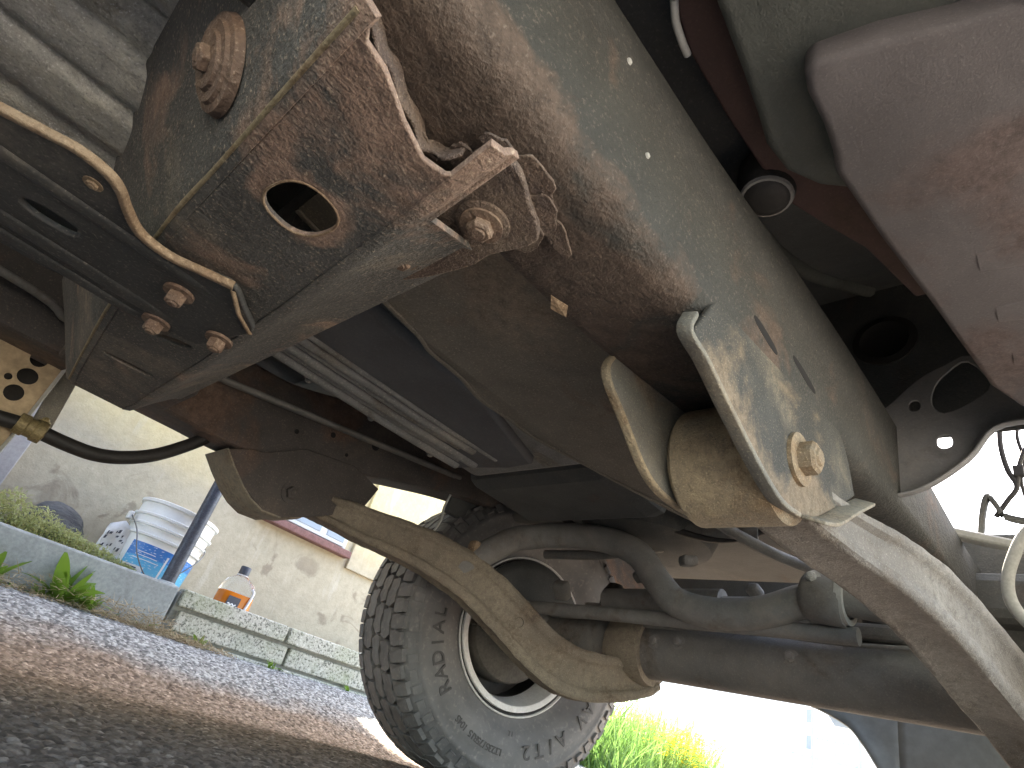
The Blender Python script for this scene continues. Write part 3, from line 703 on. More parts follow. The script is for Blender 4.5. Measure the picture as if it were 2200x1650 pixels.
# near bracket for the leading arm
nbo = [(.336, .4279), (.348, .455), (.372, .50), (.42, .56), (.50, .60), (.59, .60), (.6277, .5396), (.6794, .5072), (.7047, .4663), (.6987, .452), (.5981, .3852), (.5566, .3691), (.5132, .3649), (.4673, .3764), (.4098, .3986), (.363, .419)]
def slot(x0, z0, x1, z1, r_):
    a = math.atan2(z1 - z0, x1 - x0); return oval((x0 + x1) / 2, (z0 + z1) / 2, math.hypot(x1 - x0, z1 - z0) / 2, r_, a, 24)
nbp = plate('arm_bracket', [(p.x, p.y) for p in catmull([(a, b, 0) for a, b in nbo], 3, True)], [], 'bracket_plate', car, (0, .2178, 0), (1, 0, 0), (0, 0, 1), .007, .0022)
for q in (slot(.430, .516, .484, .508, .0055), slot(.521, .531, .583, .523, .0055)):
    plate('rail_slot_patch', q, [], 'hole_shade_black', nr, (0, .2131, 0), (1, 0, 0), (0, 0, 1), .001, .0003)  # black oval plate painted as the dark of a slot, no opening
fl = catmull([(.338, .214, .450), (.3332, .214, .4279), (.363, .214, .419), (.4098, .214, .3986), (.4673, .214, .3764), (.5132, .214, .3649), (.5566, .214, .3691)], 5)
strip('folded_flange', fl, (-.001, .014, .003), 'bracket_mud', nbp, .005, .0015)
strip('lower_lip', catmull([(.5566, .215, .3691), (.5981, .215, .3852), (.65, .215, .419), (.71, .215, .456)], 4), lambda i: Vector((.004, -.020, -.006)), 'bracket_mud', nbp, .004)
hexbolt('bolt', (.5432, .2145, .4221), (0, -1, 0), .0165, .020, 'bushing_mud', nbp, True, .2)
nbi = [(.3788, .4454), (.387, .475), (.40, .50), (.43, .53), (.48, .56), (.6, .60), (.70, .60), (.76, .55), (.76, .5), (.72, .45), (.6811, .4254), (.5932, .3842), (.5236, .3741), (.4711, .3806), (.4182, .4154)]
nip = plate('arm_bracket', [(p.x, p.y) for p in catmull([(a, b, 0) for a, b in nbi], 3, True)], [oval(.5268, .5558, .018, .013, .3)], 'bracket_mud', car, (0, .334, 0), (1, 0, 0), (0, 0, 1), .009, .003)
fl = catmull([(.40, .334, .50), (.387, .334, .475), (.3788, .334, .4454), (.4182, .334, .4154), (.4711, .334, .3806), (.5236, .334, .3741), (.5932, .334, .3842)], 5)
sweep('rolled_edge', fl, rrect(.010, .005, .002, 3), 'bushing_mud', nip, side=(0, 1, 0))
nbs = lathe('bushing', [(.02, -.049), (.056, -.049), (.063, -.043), (.063, .047), (.056, .054), (.02, .054)], 'bushing_mud', car, (.5432, .2705, .4221), (0, 1, 0), 36)
lathe('rubber_insert', [(.012, -.0495), (.043, -.0495), (.045, -.048)], 'rubber_black', nbs, (.5432, .2705, .4221), (0, 1, 0), 28)

# far bracket
fbp = [(.3588, .4629), (.40, .485), (.4269, .49), (.5055, .54), (.626, .56), (.7074, .54), (.69, .49), (.6771, .4717), (.6033, .4263), (.5178, .3872), (.4753, .3849), (.4193, .411)]
fbk = plate('arm_bracket', fbp, [], 'far_rail_steel', car, (0, 1.236, 0), (1, 0, 0), (0, 0, 1), .006, .0015)
plate('outer_cheek', fbp, [], 'far_rail_steel', fbk, (0, 1.352, 0), (1, 0, 0), (0, 0, 1), .006, .0015)
fl = [Vector((.5178, 1.233, .387)), Vector((.4753, 1.233, .3845)), Vector((.445, 1.233, .395)), Vector((.4193, 1.233, .4105)), Vector((.385, 1.233, .438)), Vector((.357, 1.233, .464))]
strip('folded_flange', fl, (0, .118, 0), 'bracket_mud', fbk, .004, .001)
hexbolt('bolt', (.5154, 1.2335, .4404), (0, -1, 0), .014, .014, 'far_rail_steel', fbk)
lathe('bushing', [(.02, -.05), (.048, -.05), (.052, -.045), (.052, .045), (.048, .05), (.02, .05)], 'arm_mud', fbk, (.53, 1.295, .445), (0, 1, 0), 30)

# leading arms
def arm(name, pts, thick, mat, groove, lips):
    pth = catmull([p[:3] for p in pts], 8); ws = [q.x for q in catmull([(p[3], 0, 0) for p in pts], 8)]
    # section in (side, up): pressed box with a rib on each edge and a groove down the side
    s = []
    prof = [(-.5, .30), (-.5, .44), (-.42, .5), (-.25, .47), (0, .455), (.25, .47), (.42, .5), (.5, .44), (.5, .30), (.5 - groove, .22), (.5 - groove, 0), (.5 - groove, -.22), (.5, -.30), (.5, -.44), (.42, -.5), (.25, -.47), (0, -.455), (-.25, -.47), (-.42, -.5), (-.5, -.44), (-.5, -.30), (-.5 + groove, -.22), (-.5 + groove, 0), (-.5 + groove, .22)]
    d = (pth[-1] - pth[0]); sd_ = Vector((d.y, -d.x, 0)).normalized()
    o = sweep(name, pth, prof, mat, car, side=sd_, scales=[(thick * (.75 + .25 * min(1, w_ / .09)), w_) for w_ in ws])
    return o
FA = [(.53, 1.305, .4460, .04), (.5612, 1.2913, .4482, .0473), (.6173, 1.2605, .4485, .058), (.6955, 1.2177, .4431, .0731), (.8149, 1.1522, .4357, .0889), (.9218, 1.0937, .4114, .0999), (1.0146, 1.0428, .3658, .1037), (1.0976, .9973, .3156, .103), (1.1691, .9581, .2912, .1051), (1.2454, .9163, .2978, .0979), (1.3258, .8723, .3253, .0803), (1.356, .8557, .3411, .0657)]
fa = arm('leading_arm', FA, .062, 'arm_mud', .13, 0)
roughen(fa, .0022, 30, 1)
lathe('drain_hole_patch', [(.0001, .0), (.010, 0), (.011, .003)], 'hole_shade_black', fa, (1.035, 1.006, .352), (-.48, -.88, 0), 16)  # black disc painted as a shaded hole
NA = [(.57, .260, .4085, .05), (.6949, .2382, .4069, .0586), (.8182, .2169, .4124, .0747), (.935, .1967, .4035, .0866), (1.0618, .1747, .3736, .0948), (1.2008, .1507, .3373, .0996), (1.3512, .1247, .2903, .1043), (1.42, .115, .29, .09)]
na = arm('leading_arm', NA, .075, 'near_arm_mud', .11, 0)
roughen(na, .0015, 26, 1)
# axle end of the far arm: cast yoke on the axle
lathe('arm_clamp', [(.06, -.05), (.074, -.05), (.077, -.04), (.077, .03), (.072, .045), (.06, .05)], 'arm_mud', fa, (1.32, .885, .385), (0, 1, 0), 28)

# front axle, steering rods, exhaust pipe
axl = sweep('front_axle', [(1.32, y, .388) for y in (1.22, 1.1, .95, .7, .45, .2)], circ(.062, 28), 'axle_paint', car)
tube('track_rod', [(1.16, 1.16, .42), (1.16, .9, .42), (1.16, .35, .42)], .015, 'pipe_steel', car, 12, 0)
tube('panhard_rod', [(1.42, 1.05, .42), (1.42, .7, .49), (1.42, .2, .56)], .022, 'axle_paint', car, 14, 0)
PP = [(.91, 1.105, .42), (.925, 1.092, .452), (.96, 1.0702, .4925), (1.0, 1.0443, .5336), (1.05, .961, .5621), (1.08, .8466, .5617), (1.1, .7681, .5372), (1.12, .7259, .4892), (1.13, .6764, .4467), (1.14, .5947, .4343), (1.14, .5041, .4434), (1.14, .43, .4691), (1.14, .3758, .4763), (1.14, .3046, .4688), (1.14, .2403, .4584)]
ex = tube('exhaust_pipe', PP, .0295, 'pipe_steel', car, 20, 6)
lathe('pipe_clamp', [(.031, -.035), (.043, -.035), (.045, -.03), (.045, .02), (.041, .03), (.036, .035)], 'pipe_steel', ex, (1.14, .3948, .4753), (0, 1, .12), 26)
lathe('clamp_band', [(.036, -.006), (.0455, -.006), (.0455, .006), (.036, .006)], 'pale_band', ex, (1.14, .362, .4775), (0, 1, .05), 26)
hexbolt('bolt', (1.105, .405, .497), (-1, 0, .2), .009, .012, 'pale_band', ex)
# bracket and cap hanging on the pipe's left end
box('hanger', (.925, 1.085, .475), (.045, .03, .04), 'rust_edge', ex, .01)
tube('breather_cord', [(.82, 1.11, .57), (.825, 1.125, .54), (.83, 1.128, .51), (.82, 1.135, .47)], .003, 'grey_hose', car, 6)

for yy in (.98, .36):
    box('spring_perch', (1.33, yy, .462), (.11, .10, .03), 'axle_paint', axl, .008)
    lathe('bump_stop', [(.0001, .05), (.018, .05), (.03, .03), (.034, 0), (.034, -.02)], 'rubber_black', axl, (1.33, yy, .49), (0, 0, 1), 20)
for yy, dz_ in ((.80, 0), (.74, .004), (.5, 0)):
    hexbolt('bolt', (1.262, yy, .395 + dz_), (-1, 0, .1), .010, .012, 'pipe_steel', axl)
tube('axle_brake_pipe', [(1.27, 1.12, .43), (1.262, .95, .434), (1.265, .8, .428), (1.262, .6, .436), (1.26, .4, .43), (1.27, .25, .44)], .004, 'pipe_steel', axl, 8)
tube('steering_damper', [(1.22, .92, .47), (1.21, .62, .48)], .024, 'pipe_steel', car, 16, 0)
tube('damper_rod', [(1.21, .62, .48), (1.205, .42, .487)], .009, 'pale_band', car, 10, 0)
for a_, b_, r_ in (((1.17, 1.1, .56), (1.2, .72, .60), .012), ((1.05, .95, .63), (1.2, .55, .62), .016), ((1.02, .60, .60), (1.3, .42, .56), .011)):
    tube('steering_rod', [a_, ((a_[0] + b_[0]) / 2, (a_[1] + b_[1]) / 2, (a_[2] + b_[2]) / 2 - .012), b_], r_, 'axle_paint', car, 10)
for x_, y_, z_, s_ in ((1.18, .80, .52, .035), (1.16, .68, .545, .03), (1.24, 1.08, .49, .04), (1.20, .55, .50, .028), (1.1, .86, .60, .05)):
    box('linkage_bracket', (x_, y_, z_), (s_, s_ * 1.2, s_ * .8), 'pipe_steel', car, .008, Matrix.Rotation(x_ * 9, 3, 'Z') @ Matrix.Rotation(y_ * 5, 3, 'X'))
for pts in ([(1.0, 1.02, .66), (1.06, .95, .60), (1.16, .88, .585), (1.2, .80, .60), (1.15, .7, .66)], [(1.05, .9, .68), (1.1, .75, .615), (1.18, .62, .60), (1.22, .5, .65)]):
    tube('breather_hose', pts, .008, 'rubber_black', car, 8)
# front valance and bumper
VL = [(1.50, .47), (1.3838, .4774), (1.2655, .4669), (1.1735, .4578), (.9898, .4354), (.8717, .4397), (.7891, .4422), (.7113, .4263), (.6387, .3975), (.6049, .3643), (.5856, .3386), (.568, .3124), (.5237, .2509), (.45, .235), (-.19, .235)]
pv = [p for p in catmull([(2.0, y, z) for y, z in VL], 5)]
v_ = []; f_ = []
rows = [(0, 0), (.014, .02), (.022, .07), (.028, .18), (.06, .30), (.10, .34)]
for p in pv:
    for dx, dzz in rows:
        top = .74; z = p.z + (top - p.z) * min(1, dzz / .34)
        v_.append((p.x + dx + .05 * math.exp(-((p.z - .45) / .05) ** 2) * 0, p.y, z))
KK = len(rows)
for i in range(len(pv) - 1):
    for k in range(KK - 1): f_.append((i * KK + k, i * KK + k + 1, (i + 1) * KK + k + 1, (i + 1) * KK + k))
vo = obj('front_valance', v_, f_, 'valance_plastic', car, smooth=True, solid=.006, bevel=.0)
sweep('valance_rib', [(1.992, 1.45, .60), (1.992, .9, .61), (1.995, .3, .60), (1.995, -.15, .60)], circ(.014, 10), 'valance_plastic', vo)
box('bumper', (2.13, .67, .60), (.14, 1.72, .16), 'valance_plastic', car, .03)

# right-hand brace, loom and hose at the edge of the engine bay
br = [(.2844, .651), (.2281, .6919), (.1826, .735), (.1456, .7544), (.1137, .7631), (.0902, .705), (.0506, .6671), (-.05, .655), (-.05, .635), (.0538, .6428), (.0979, .6356), (.1299, .5937), (.183, .5552), (.2343, .5423), (.264, .5513), (.2844, .60)]
brD = [(.1661, .6904), (.1599, .72), (.1409, .7423), (.1174, .7532), (.096, .7094), (.1184, .686), (.1523, .672)]
sm = lambda l, n=3: [(p.x, p.y) for p in catmull([(a, b, 0) for a, b in l], n, True)]
brp = plate('chassis_brace', sm(br), [sm(brD), oval(.1883, .6905, .007, .009, 0, 16), oval(.2405, .6133, .014, .007, 0, 18), oval(.156, .6256, .009, .010, 0, 16)], 'brace_paint', car, (.9, 0, 0), (0, 1, 0), (0, 0, 1), .004, .0015)
strip('folded_edge', catmull([(.9, a, b) for a, b in (br[9:14])], 4), (-.018, 0, -.004), 'brace_paint', brp, .003)
plate('engine_bay_strip', [(.40, .700), (.2651, .6691), (.1821, .6449), (.08, .615), (.08, .60), (.1821, .628), (.2651, .652), (.40, .682)], [], 'pale_band', car, (1.28, 0, 0), (0, 1, 0), (0, 0, 1), .03, .004)
om = [(1.3, .1864, .640), (1.3, .1864, .6513), (1.3, .1789, .6979), (1.3, .169, .7269), (1.3, .1584, .7106), (1.3, .1476, .6876), (1.3, .1044, .6731), (1.3, .05, .66)]
sweep('loom_bracket', catmull(om, 5), rrect(.008, .02, .002, 2), 'dark_under', car, side=(0, .3, .3))
for nm, pts, r_ in (('wire', [(1.3, .133, 1.02), (1.3, .135, .8898), (1.3, .1383, .8286), (1.3, .1336, .7791), (1.3, .1242, .7453), (1.3, .1406, .7188), (1.3, .1609, .6881)], .0045), ('wire', [(1.3, .1242, .7453), (1.3, .1158, .7869), (1.3, .1011, .8239), (1.3, .0809, .8507), (1.3, .06, .95)], .004), ('wire', [(1.31, .112, .70), (1.31, .118, .76), (1.31, .108, .80), (1.31, .112, .86), (1.31, .09, .92)], .003)):
    tube(nm, pts, r_, 'wire_black', car, 8)
box('loom_clip', (1.3, .118, .775), (.012, .016, .022), 'wire_black', car, .002)
tube('washer_hose', [(1.2, .10, .63), (1.2, .1163, .6113), (1.2, .1318, .5802), (1.2, .1445, .5421), (1.2, .1453, .5054), (1.2, .1306, .4748), (1.2, .1041, .4535)], .009, 'grey_hose', car, 12)
box('dark_filler_panel', (1.44, .165, .555), (.02, .35, .31), 'dark_under', car, .006)  # dark panel added to black out the bright gap below the strip
box('front_subframe', (1.62, .08, .57), (.5, .42, .09), 'dark_under', car, .02)  # dark box, likewise added to darken the area under the strip

# brake hose and perforated bracket at the far left
hz = [(-.10, 1.3, .345), (-.0096, 1.3, .3485), (.0277, 1.3, .3542), (.0536, 1.3, .3581), (.0892, 1.3, .3597), (.1275, 1.3, .3593), (.1731, 1.3, .3628), (.2151, 1.3, .377), (.2608, 1.3, .4056), (.3032, 1.3, .4484), (.3356, 1.298, .4905), (.36, 1.29, .53)]
bh = tube('brake_hose', hz, .0125, 'rubber_black', car, 14)
lathe('hose_fitting', [(.012, -.022), (.018, -.022), (.0185, -.008), (.016, -.006), (.016, .004), (.019, .006), (.019, .02), (.013, .022)], 'brass', bh, (.072, 1.3, .3592), (1, 0, 0), 20)
hexbolt('clamp_screw', (.083, 1.3, .376), (0, .2, 1), .006, .009, 'brass', bh)
pf = [(-.09, .44), (-.0175, .5068), (.0587, .4972), (.0565, .3583), (.0529, .2939), (.0222, .2781), (-.09, .30)]
pfp = plate('perforated_bracket', pf, [oval(.0207, .4747, .0135, .014, 0, 24, 2), oval(.0225, .4398, .0155, .0145, 0, 24, 2), oval(.0212, .405, .0145, .0145, 0, 24, 2), oval(.0002, .4254, .006, .006, 0, 16, 2)], 'perforated_tan', car, (0, 1.322, 0), (1, 0, 0), (0, 0, 1), .003, .0008)
box('dark_hole_backing', (-.03, 1.40, .44), (.16, .008, .16), 'rubber_black', car, .003)  # dark panel added behind the bracket so its holes look shaded
strip('edge_flange', [(.0587, 1.32, .4972), (.0565, 1.32, .3583), (.0529, 1.32, .2939)], (.004, -.022, 0), 'pale_band', pfp, .002)
box('bracket_stay', (.078, 1.345, .44), (.032, .006, .16), 'bracket_mud', pfp, .002, Matrix.Rotation(R(-6), 3, 'Y'))
for yy, z_, r_ in ((1.17, .53, .006), (1.195, .535, .005)):
    tube('brake_line', [(-.8, yy, z_), (-.1, yy, z_), (.02, yy + .02, z_ - .01), (.15, yy + .03, z_ + .02), (.9, yy + .03, z_ + .13)], r_, 'pipe_steel', car, 8)
for (x, z_, r_) in ((.47, .565, .005), (.55, .60, .006), (.60, .575, .004), (.66, .63, .010), (.80, .66, .005)):
    lathe('frame_hole_patch', [(.0001, .0), (r_ * .9, 0), (r_ * 1.15, .002)], 'hole_shade_black', fr, (x, 1.2385, z_), (0, 1, 0), 14)  # black discs on the rail face stand in for shaded holes
# ------------------------------------------------------------------ wheels
RT_ = .375
def tyre_meshes():
    """carcass and tread in local coordinates: axle along Y, outside face towards +Y"""
    half = [(.196, .088), (.202, .094), (.212, .096), (.225, .106), (.25, .119), (.28, .126), (.300, .126), (.317, .1235), (.319, .1245), (.327, .1235), (.329, .1215), (.343, .115), (.353, .110), (.359, .102), (.362, .07), (.363, .0)]
    prof = [(r, -y) for r, y in half] + [(r, y + .06) for r, y in half[::-1]]
    n = 96; v = []; f = []; K = len(prof)
    for i in range(n):
        a = 2 * math.pi * i / n
        for r, y in prof: v.append((r * math.cos(a), y, r * math.sin(a)))
    for i in range(n):
        for k in range(K - 1): f.append((i * K + k, ((i + 1) % n) * K + k, ((i + 1) % n) * K + k + 1, i * K + k + 1))
    me = bpy.data.meshes.new('tyre'); me.from_pydata(v, [], f); me.shade_smooth(); fix(me)
    me.materials.append(MAT['tyre_rubber'])
    # tread blocks
    v = []; f = []
    NP = 31; C = 2 * math.pi * RT_; pit = C / NP
    def block(poly, r0, r1, yoff=None):
        b0 = len(v); m = len(poly)
        cx = sum(p[0] for p in poly) / m; cy = sum(p[1] for p in poly) / m
        for r, sh in ((r0, 1.0), (r1, .965)):
            for u, y in poly:
                uu, yy = cx + (u - cx) * sh, cy + (y - cy) * sh
                drop = .010 * max(0, (abs(yy) - .075) / .035) ** 2
                a = uu / RT_; v.append(((r - drop) * math.cos(a), .03 + 1.28 * yy, (r - drop) * math.sin(a)))
        f.append(tuple(range(b0 + m, b0 + 2 * m)))
        for k in range(m): f.append((b0 + k, b0 + (k + 1) % m, b0 + m + (k + 1) % m, b0 + m + k))
    for i in range(NP):
        u = i * pit
        def q(a, y): return (u + a * pit, y)
        # centre rib blocks, zigzag sides
        block([q(.03, -.017), q(.30, -.021), q(.55, -.014), q(.93, -.018), q(.985, .004), q(.72, .020), q(.44, .014), q(.14, .019), q(.015, .002)], .361, RT_)
        for s in (-1, 1):
            o_ = .5 if s > 0 else .15
            # intermediate blocks
            block([q(o_ + .03, s * .024), q(o_ + .36, s * .0265), q(o_ + .50, s * .0215), q(o_ + .92, s * .0245), q(o_ + .985, s * .044), q(o_ + .84, s * .064), q(o_ + .48, s * .060), q(o_ + .30, s * .065), q(o_ + .015, s * .058)], .361, RT_)
            # shoulder lugs, wrapping over the edge
            for hh, y1 in ((0, .110), (.5, .103)):
                block([q(o_ + .20 + hh, s * .0695), q(o_ + .40 + hh, s * .067), q(o_ + .64 + hh, s * .0705), q(o_ + .66 + hh, s * .088), q(o_ + .63 + hh, s * y1), q(o_ + .23 + hh, s * y1), q(o_ + .19 + hh, s * .088)], .356, RT_)
    for i in range(NP * 2):          # side biters on the shoulder
        a0 = 2 * math.pi * (i + .15) / (NP * 2); a1 = 2 * math.pi * (i + .72) / (NP * 2); r0 = .329 if i % 2 else .336
        for s in (-1, 1):
            b0 = len(v)
            for aa in (a0, a1):
                for r, y in ((r0, .1195), (r0 + .003, .1245), (.353, .1165), (.357, .1085)):
                    v.append((r * math.cos(aa), s * y + (.06 if s > 0 else 0), r * math.sin(aa)))
            for k in range(3): f.append((b0 + k, b0 + k + 1, b0 + 4 + k + 1, b0 + 4 + k))
            f.append((b0, b0 + 1, b0 + 2, b0 + 3)); f.append((b0 + 4, b0 + 5, b0 + 6, b0 + 7))
    mt = bpy.data.meshes.new('tread'); mt.from_pydata(v, [], f); fix(mt); mt.materials.append(MAT['tyre_rubber'])
    return me, mt
TY, TR = tyre_meshes()
def arc_letters(s, r, a_mid, size, adv, depth, put, parent, joined=False):
    """raised letters on the inner sidewall (local -Y face): tops point outwards"""
    n = len(s); made = []
    for i, ch in enumerate(s):
        if ch == ' ': continue
        cu = bpy.data.curves.new('t', 'FONT'); cu.body = ch; cu.size = size; cu.extrude = depth; cu.align_x = 'CENTER'; cu.align_y = 'CENTER'; cu.offset = size * .012
        co = bpy.data.objects.new('t', cu); col.objects.link(co)
        dg = bpy.context.evaluated_depsgraph_get(); dg.update()
        me = bpy.data.meshes.new_from_object(co.evaluated_get(dg)); bpy.data.objects.remove(co); bpy.data.curves.remove(cu)
        a = a_mid - (i - (n - 1) / 2) * adv
        rad = Vector((math.cos(a), 0, math.sin(a))); sd_ = Vector((math.sin(a), 0, -math.cos(a))); nrm = sd_.cross(rad)
        p = rad * r + Vector((0, -.1258 if r > .255 else -.1215, 0))
        me.transform(Matrix(((sd_.x, rad.x, nrm.x, p.x), (sd_.y, rad.y, nrm.y, p.y), (sd_.z, rad.z, nrm.z, p.z), (0, 0, 0, 1))))
        me.materials.clear(); me.materials.append(MAT['tyre_letter'])
        if joined: made.append(me)
        else: put('raised_letter', me, parent)
    if joined:
        bm = bmesh.new()
        for m_ in made: bm.from_mesh(m_)
        out = bpy.data.meshes.new('size_marking'); bm.to_mesh(out); bm.free(); out.materials.append(MAT['tyre_letter'])
        o = put('size_marking', out, parent); o['kind'] = 'stuff'

def wheel(cx, cy, cz, yaw, out, detail):
    """out=+1: outer face towards +Y"""
    Mx = Matrix.Translation((cx, cy, cz)) @ Matrix.Rotation(yaw + (0 if out > 0 else math.pi), 4, 'Z')
    def put(name, me, parent=car):
        o = bpy.data.objects.new(name, me); col.objects.link(o); o.parent = parent
        if parent is car:
            o.matrix_parent_inverse = PINV[car.name]; o.matrix_basis = Mx
        return o
    ty = put('tyre', TY); put('tread', TR, ty)
    if detail:
        arc_letters('RADIAL', .277, R(-156), .046, R(7.2), .0018, put, ty)
        arc_letters('TRAV A/T2', .274, R(-43), .046, R(8.1), .0018, put, ty)
        arc_letters('LT235/75R15 104S', .281, R(-107), .022, R(2.0), .0014, put, ty, True)
        arc_letters('IL', .236, R(-87), .016, R(2.6), .001, put, ty, True)
    key = 'rim'
    if key not in WM:
        def lm(prof, mat, n=64):
            o = lathe('tmp', prof, mat, None, (0, 0, 0), (0, 1, 0), n); me = o.data; bpy.data.objects.remove(o); return me
        WM['rim'] = lm([(.160, -.02), (.170, -.074), (.1735, -.088), (.1755, -.095), (.178, -.0965), (.1895, -.0975), (.1905, -.0955), (.1905, -.085)], 'alloy_lip')
        WM['groove'] = lm([(.1905, -.088), (.1945, -.091), (.1985, -.088)], 'rim_dark')
        WM['flange'] = lm([(.1985, -.086), (.1985, -.0965), (.2002, -.0985), (.2025, -.0975), (.203, -.094), (.200, -.088), (.19, .0), (.19, .12), (.203, .15), (.203, .154)], 'alloy_lip')
        WM['barrel'] = lm([(.1705, -.0735), (.1625, -.03), (.1605, .03), (.162, .055), (.10, .06), (.06, .065), (.0001, .066)], 'rim_dark')
        WM['hub'] = lm([(.055, -.10), (.065, -.08), (.085, -.06), (.112, -.056), (.124, -.050), (.128, -.04), (.128, .02), (.1, .02)], 'brake_steel')
    rm = put('wheel_rim', WM['rim']); put('barrel', WM['barrel'], rm); put('groove', WM['groove'], rm); put('rim_flange', WM['flange'], rm)
    put('brake_drum', WM['hub'], rm)
    if detail:
        # caliper and a steering knuckle arm in front of the disc
        bxm = bpy.data.meshes.new('caliper'); bmx = bmesh.new(); bmesh.ops.create_cube(bmx, size=1)
        bmesh.ops.scale(bmx, vec=(.055, .075, .12), verts=bmx.verts); bmesh.ops.bevel(bmx, geom=bmx.edges[:], offset=.012, segments=2, affect='EDGES')
        bmesh.ops.translate(bmx, vec=(-.118, -.055, .045), verts=bmx.verts); bmx.to_mesh(bxm); bmx.free(); bxm.materials.append(MAT['brake_steel'])
        put('caliper', bxm, rm)
        sv = []; sf = []
        for k in range(25):
            a = R(5 + 172 * k / 24)
            for r_, y_ in ((.045, -.128), (.10, -.122), (.165, -.112), (.192, -.103)): sv.append((r_ * math.cos(a), y_, r_ * math.sin(a)))
        for k in range(24):
            for q in range(3): sf.append((k * 4 + q, k * 4 + q + 1, k * 4 + 5 + q, k * 4 + 4 + q))
        sm_ = bpy.data.meshes.new('rim_shade_shield'); sm_.from_pydata(sv, [], sf); sm_.shade_smooth(); sm_.materials.append(MAT['dark_under'])  # dark half disc standing in for shadow and brake parts over the rim
        so_ = put('rim_shade_shield', sm_, rm); md = so_.modifiers.new('solid', 'SOLIDIFY'); md.thickness = .003
        kn = lathe('tmp', [(.0001, -.19), (.045, -.185), (.06, -.16), (.05, -.13), (.07, -.10)], 'axle_paint', None, (0, 0, 0), (0, 1, 0), 30); me = kn.data; bpy.data.objects.remove(kn)
        put('steering_knuckle', me, rm)
        b2 = bpy.data.meshes.new('balance_weight'); bmx = bmesh.new(); bmesh.ops.create_cube(bmx, size=1)
        bmesh.ops.scale(bmx, vec=(.006, .012, .028), verts=bmx.verts); bmesh.ops.translate(bmx, vec=(-.166, -.074, -.02), verts=bmx.verts); bmx.to_mesh(b2); bmx.free(); b2.materials.append(MAT['pale_band'])
        put('balance_weight', b2, rm)
    return ty
WM = {}
ca, sa = math.cos(R(12)), math.sin(R(12))
wheel(1.283 + sa * .096, 1.217 + ca * .096, .379, -R(12), 1, True)
wheel(1.33, -.16, .377, -R(10), -1, False)
wheel(-1.1, 1.36, .377, 0, 1, False)
wheel(-1.1, -.10, .377, 0, -1, False)

# ------------------------------------------------------------------ things by the house
def bucket_label_mat():
    m, t, b = new_mat('bucket_label'); co = objco(t); z = sepz(t, co)
    zz = mth(t, 'MULTIPLY', mth(t, 'SUBTRACT', z, .0), 1.0)
    r = t.nodes.new('ShaderNodeValToRGB'); t.links.new(mth(t, 'MULTIPLY', zz, 5.0), r.inputs[0]); e = r.color_ramp.elements; r.color_ramp.interpolation = 'LINEAR'
    e[0].position, e[0].color = .08, (.72, .74, .72, 1); e[1].position, e[1].color = .86, (.02, .17, .52, 1)
    for p, c in ((.16, (.75, .66, .30)), (.24, (.62, .74, .80)), (.40, (.10, .47, .72)), (.62, (.05, .38, .70)), (.64, (.02, .20, .56))):
        q = e.new(p); q.color = col4(c)
    c = mix(t, mth(t, 'MULTIPLY', ramp(t, nz(t, co, 60, 3, .6, 0, (1, 1, 5)), .60, .66), .8), r.outputs[0], (.80, .85, .86))
    t.links.new(c, b.inputs['Base Color']); b.inputs['Roughness'].default_value = .4
bucket_label_mat()
plain('bucket_white', (.82, .84, .83), .42, 0, .04, 12, .03)
plain('label_white', (.74, .76, .78), .5, 0, .06, 30, 0)
plain('label_ink', (.05, .06, .08), .5, 0, .1, 30, 0)
plain('steel_wire', (.16, .17, .18), .4, .7, .2, 40, 0)
BC = HP(.872, 2.615, .218); TILT = Matrix.Rotation(R(3.5), 3, Vector(WN))
bk = thing('bucket', 'white ribbed plastic bucket with a blue paint label, behind the pole', 'bucket', BC)
def tilt(o, c=BC):
    o.data.transform(Matrix.Translation(c) @ TILT.to_4x4() @ Matrix.Translation(-Vector(c))); return o
tilt(lathe('pail', [(.0001, .004), (.122, .004), (.128, 0), (.1365, .19), (.146, .192), (.1475, .199), (.138, .203), (.1395, .226), (.149, .228), (.1505, .235), (.1405, .239), (.142, .262), (.151, .264), (.1525, .271), (.1425, .275), (.144, .312), (.1525, .314), (.154, .324), (.147, .328), (.139, .32), (.13, .01)], 'bucket_white', bk, BC, (0, 0, 1), 64, ang=30))
def patch(name, a0, a1, z0, z1, dr, mat, parent, n=24):
    v = []; f = []
    for i in range(n + 1):
        a = R(a0 + (a1 - a0) * i / n)
        for z in (z0, z1):
            r_ = .128 + (z / .19) * .0085 + dr; v.append(Vector(BC) + (WD * math.cos(a) + WN * math.sin(a)) * r_ + Vector((0, 0, z)))
    for i in range(n): f.append((2 * i, 2 * i + 2, 2 * i + 3, 2 * i + 1))
    o = obj(name, v, f, mat, parent, smooth=True); return tilt(o)
def relabel(o):   # the label's own coordinates start at the bucket's base
    o.data.transform(Matrix.Translation(-Vector(BC))); o.matrix_parent_inverse = Matrix(); return o
lb = relabel(patch('label', 208, 338, .022, .168, .0012, 'bucket_label', bk))
patch('price_panel', 212, 246, .028, .088, .0022, 'label_white', bk)
for k in range(4):
    patch('print_line', 215, 236, .078 - k * .009, .082 - k * .009, .003, 'label_ink', bk, 8)
for k in range(3):
    patch('print_mark', 238 + k * 3.4, 240 + k * 3.4, .032, .046, .003, 'label_ink', bk, 3)
patch('label_bar', 268, 271, .06, .15, .002, 'label_white', bk, 3)
for k in range(3):
    patch('label_text', 222 + k * 1, 262 - k * 5, .112 + k * .012, .1145 + k * .012, .002, 'label_white', bk, 10)
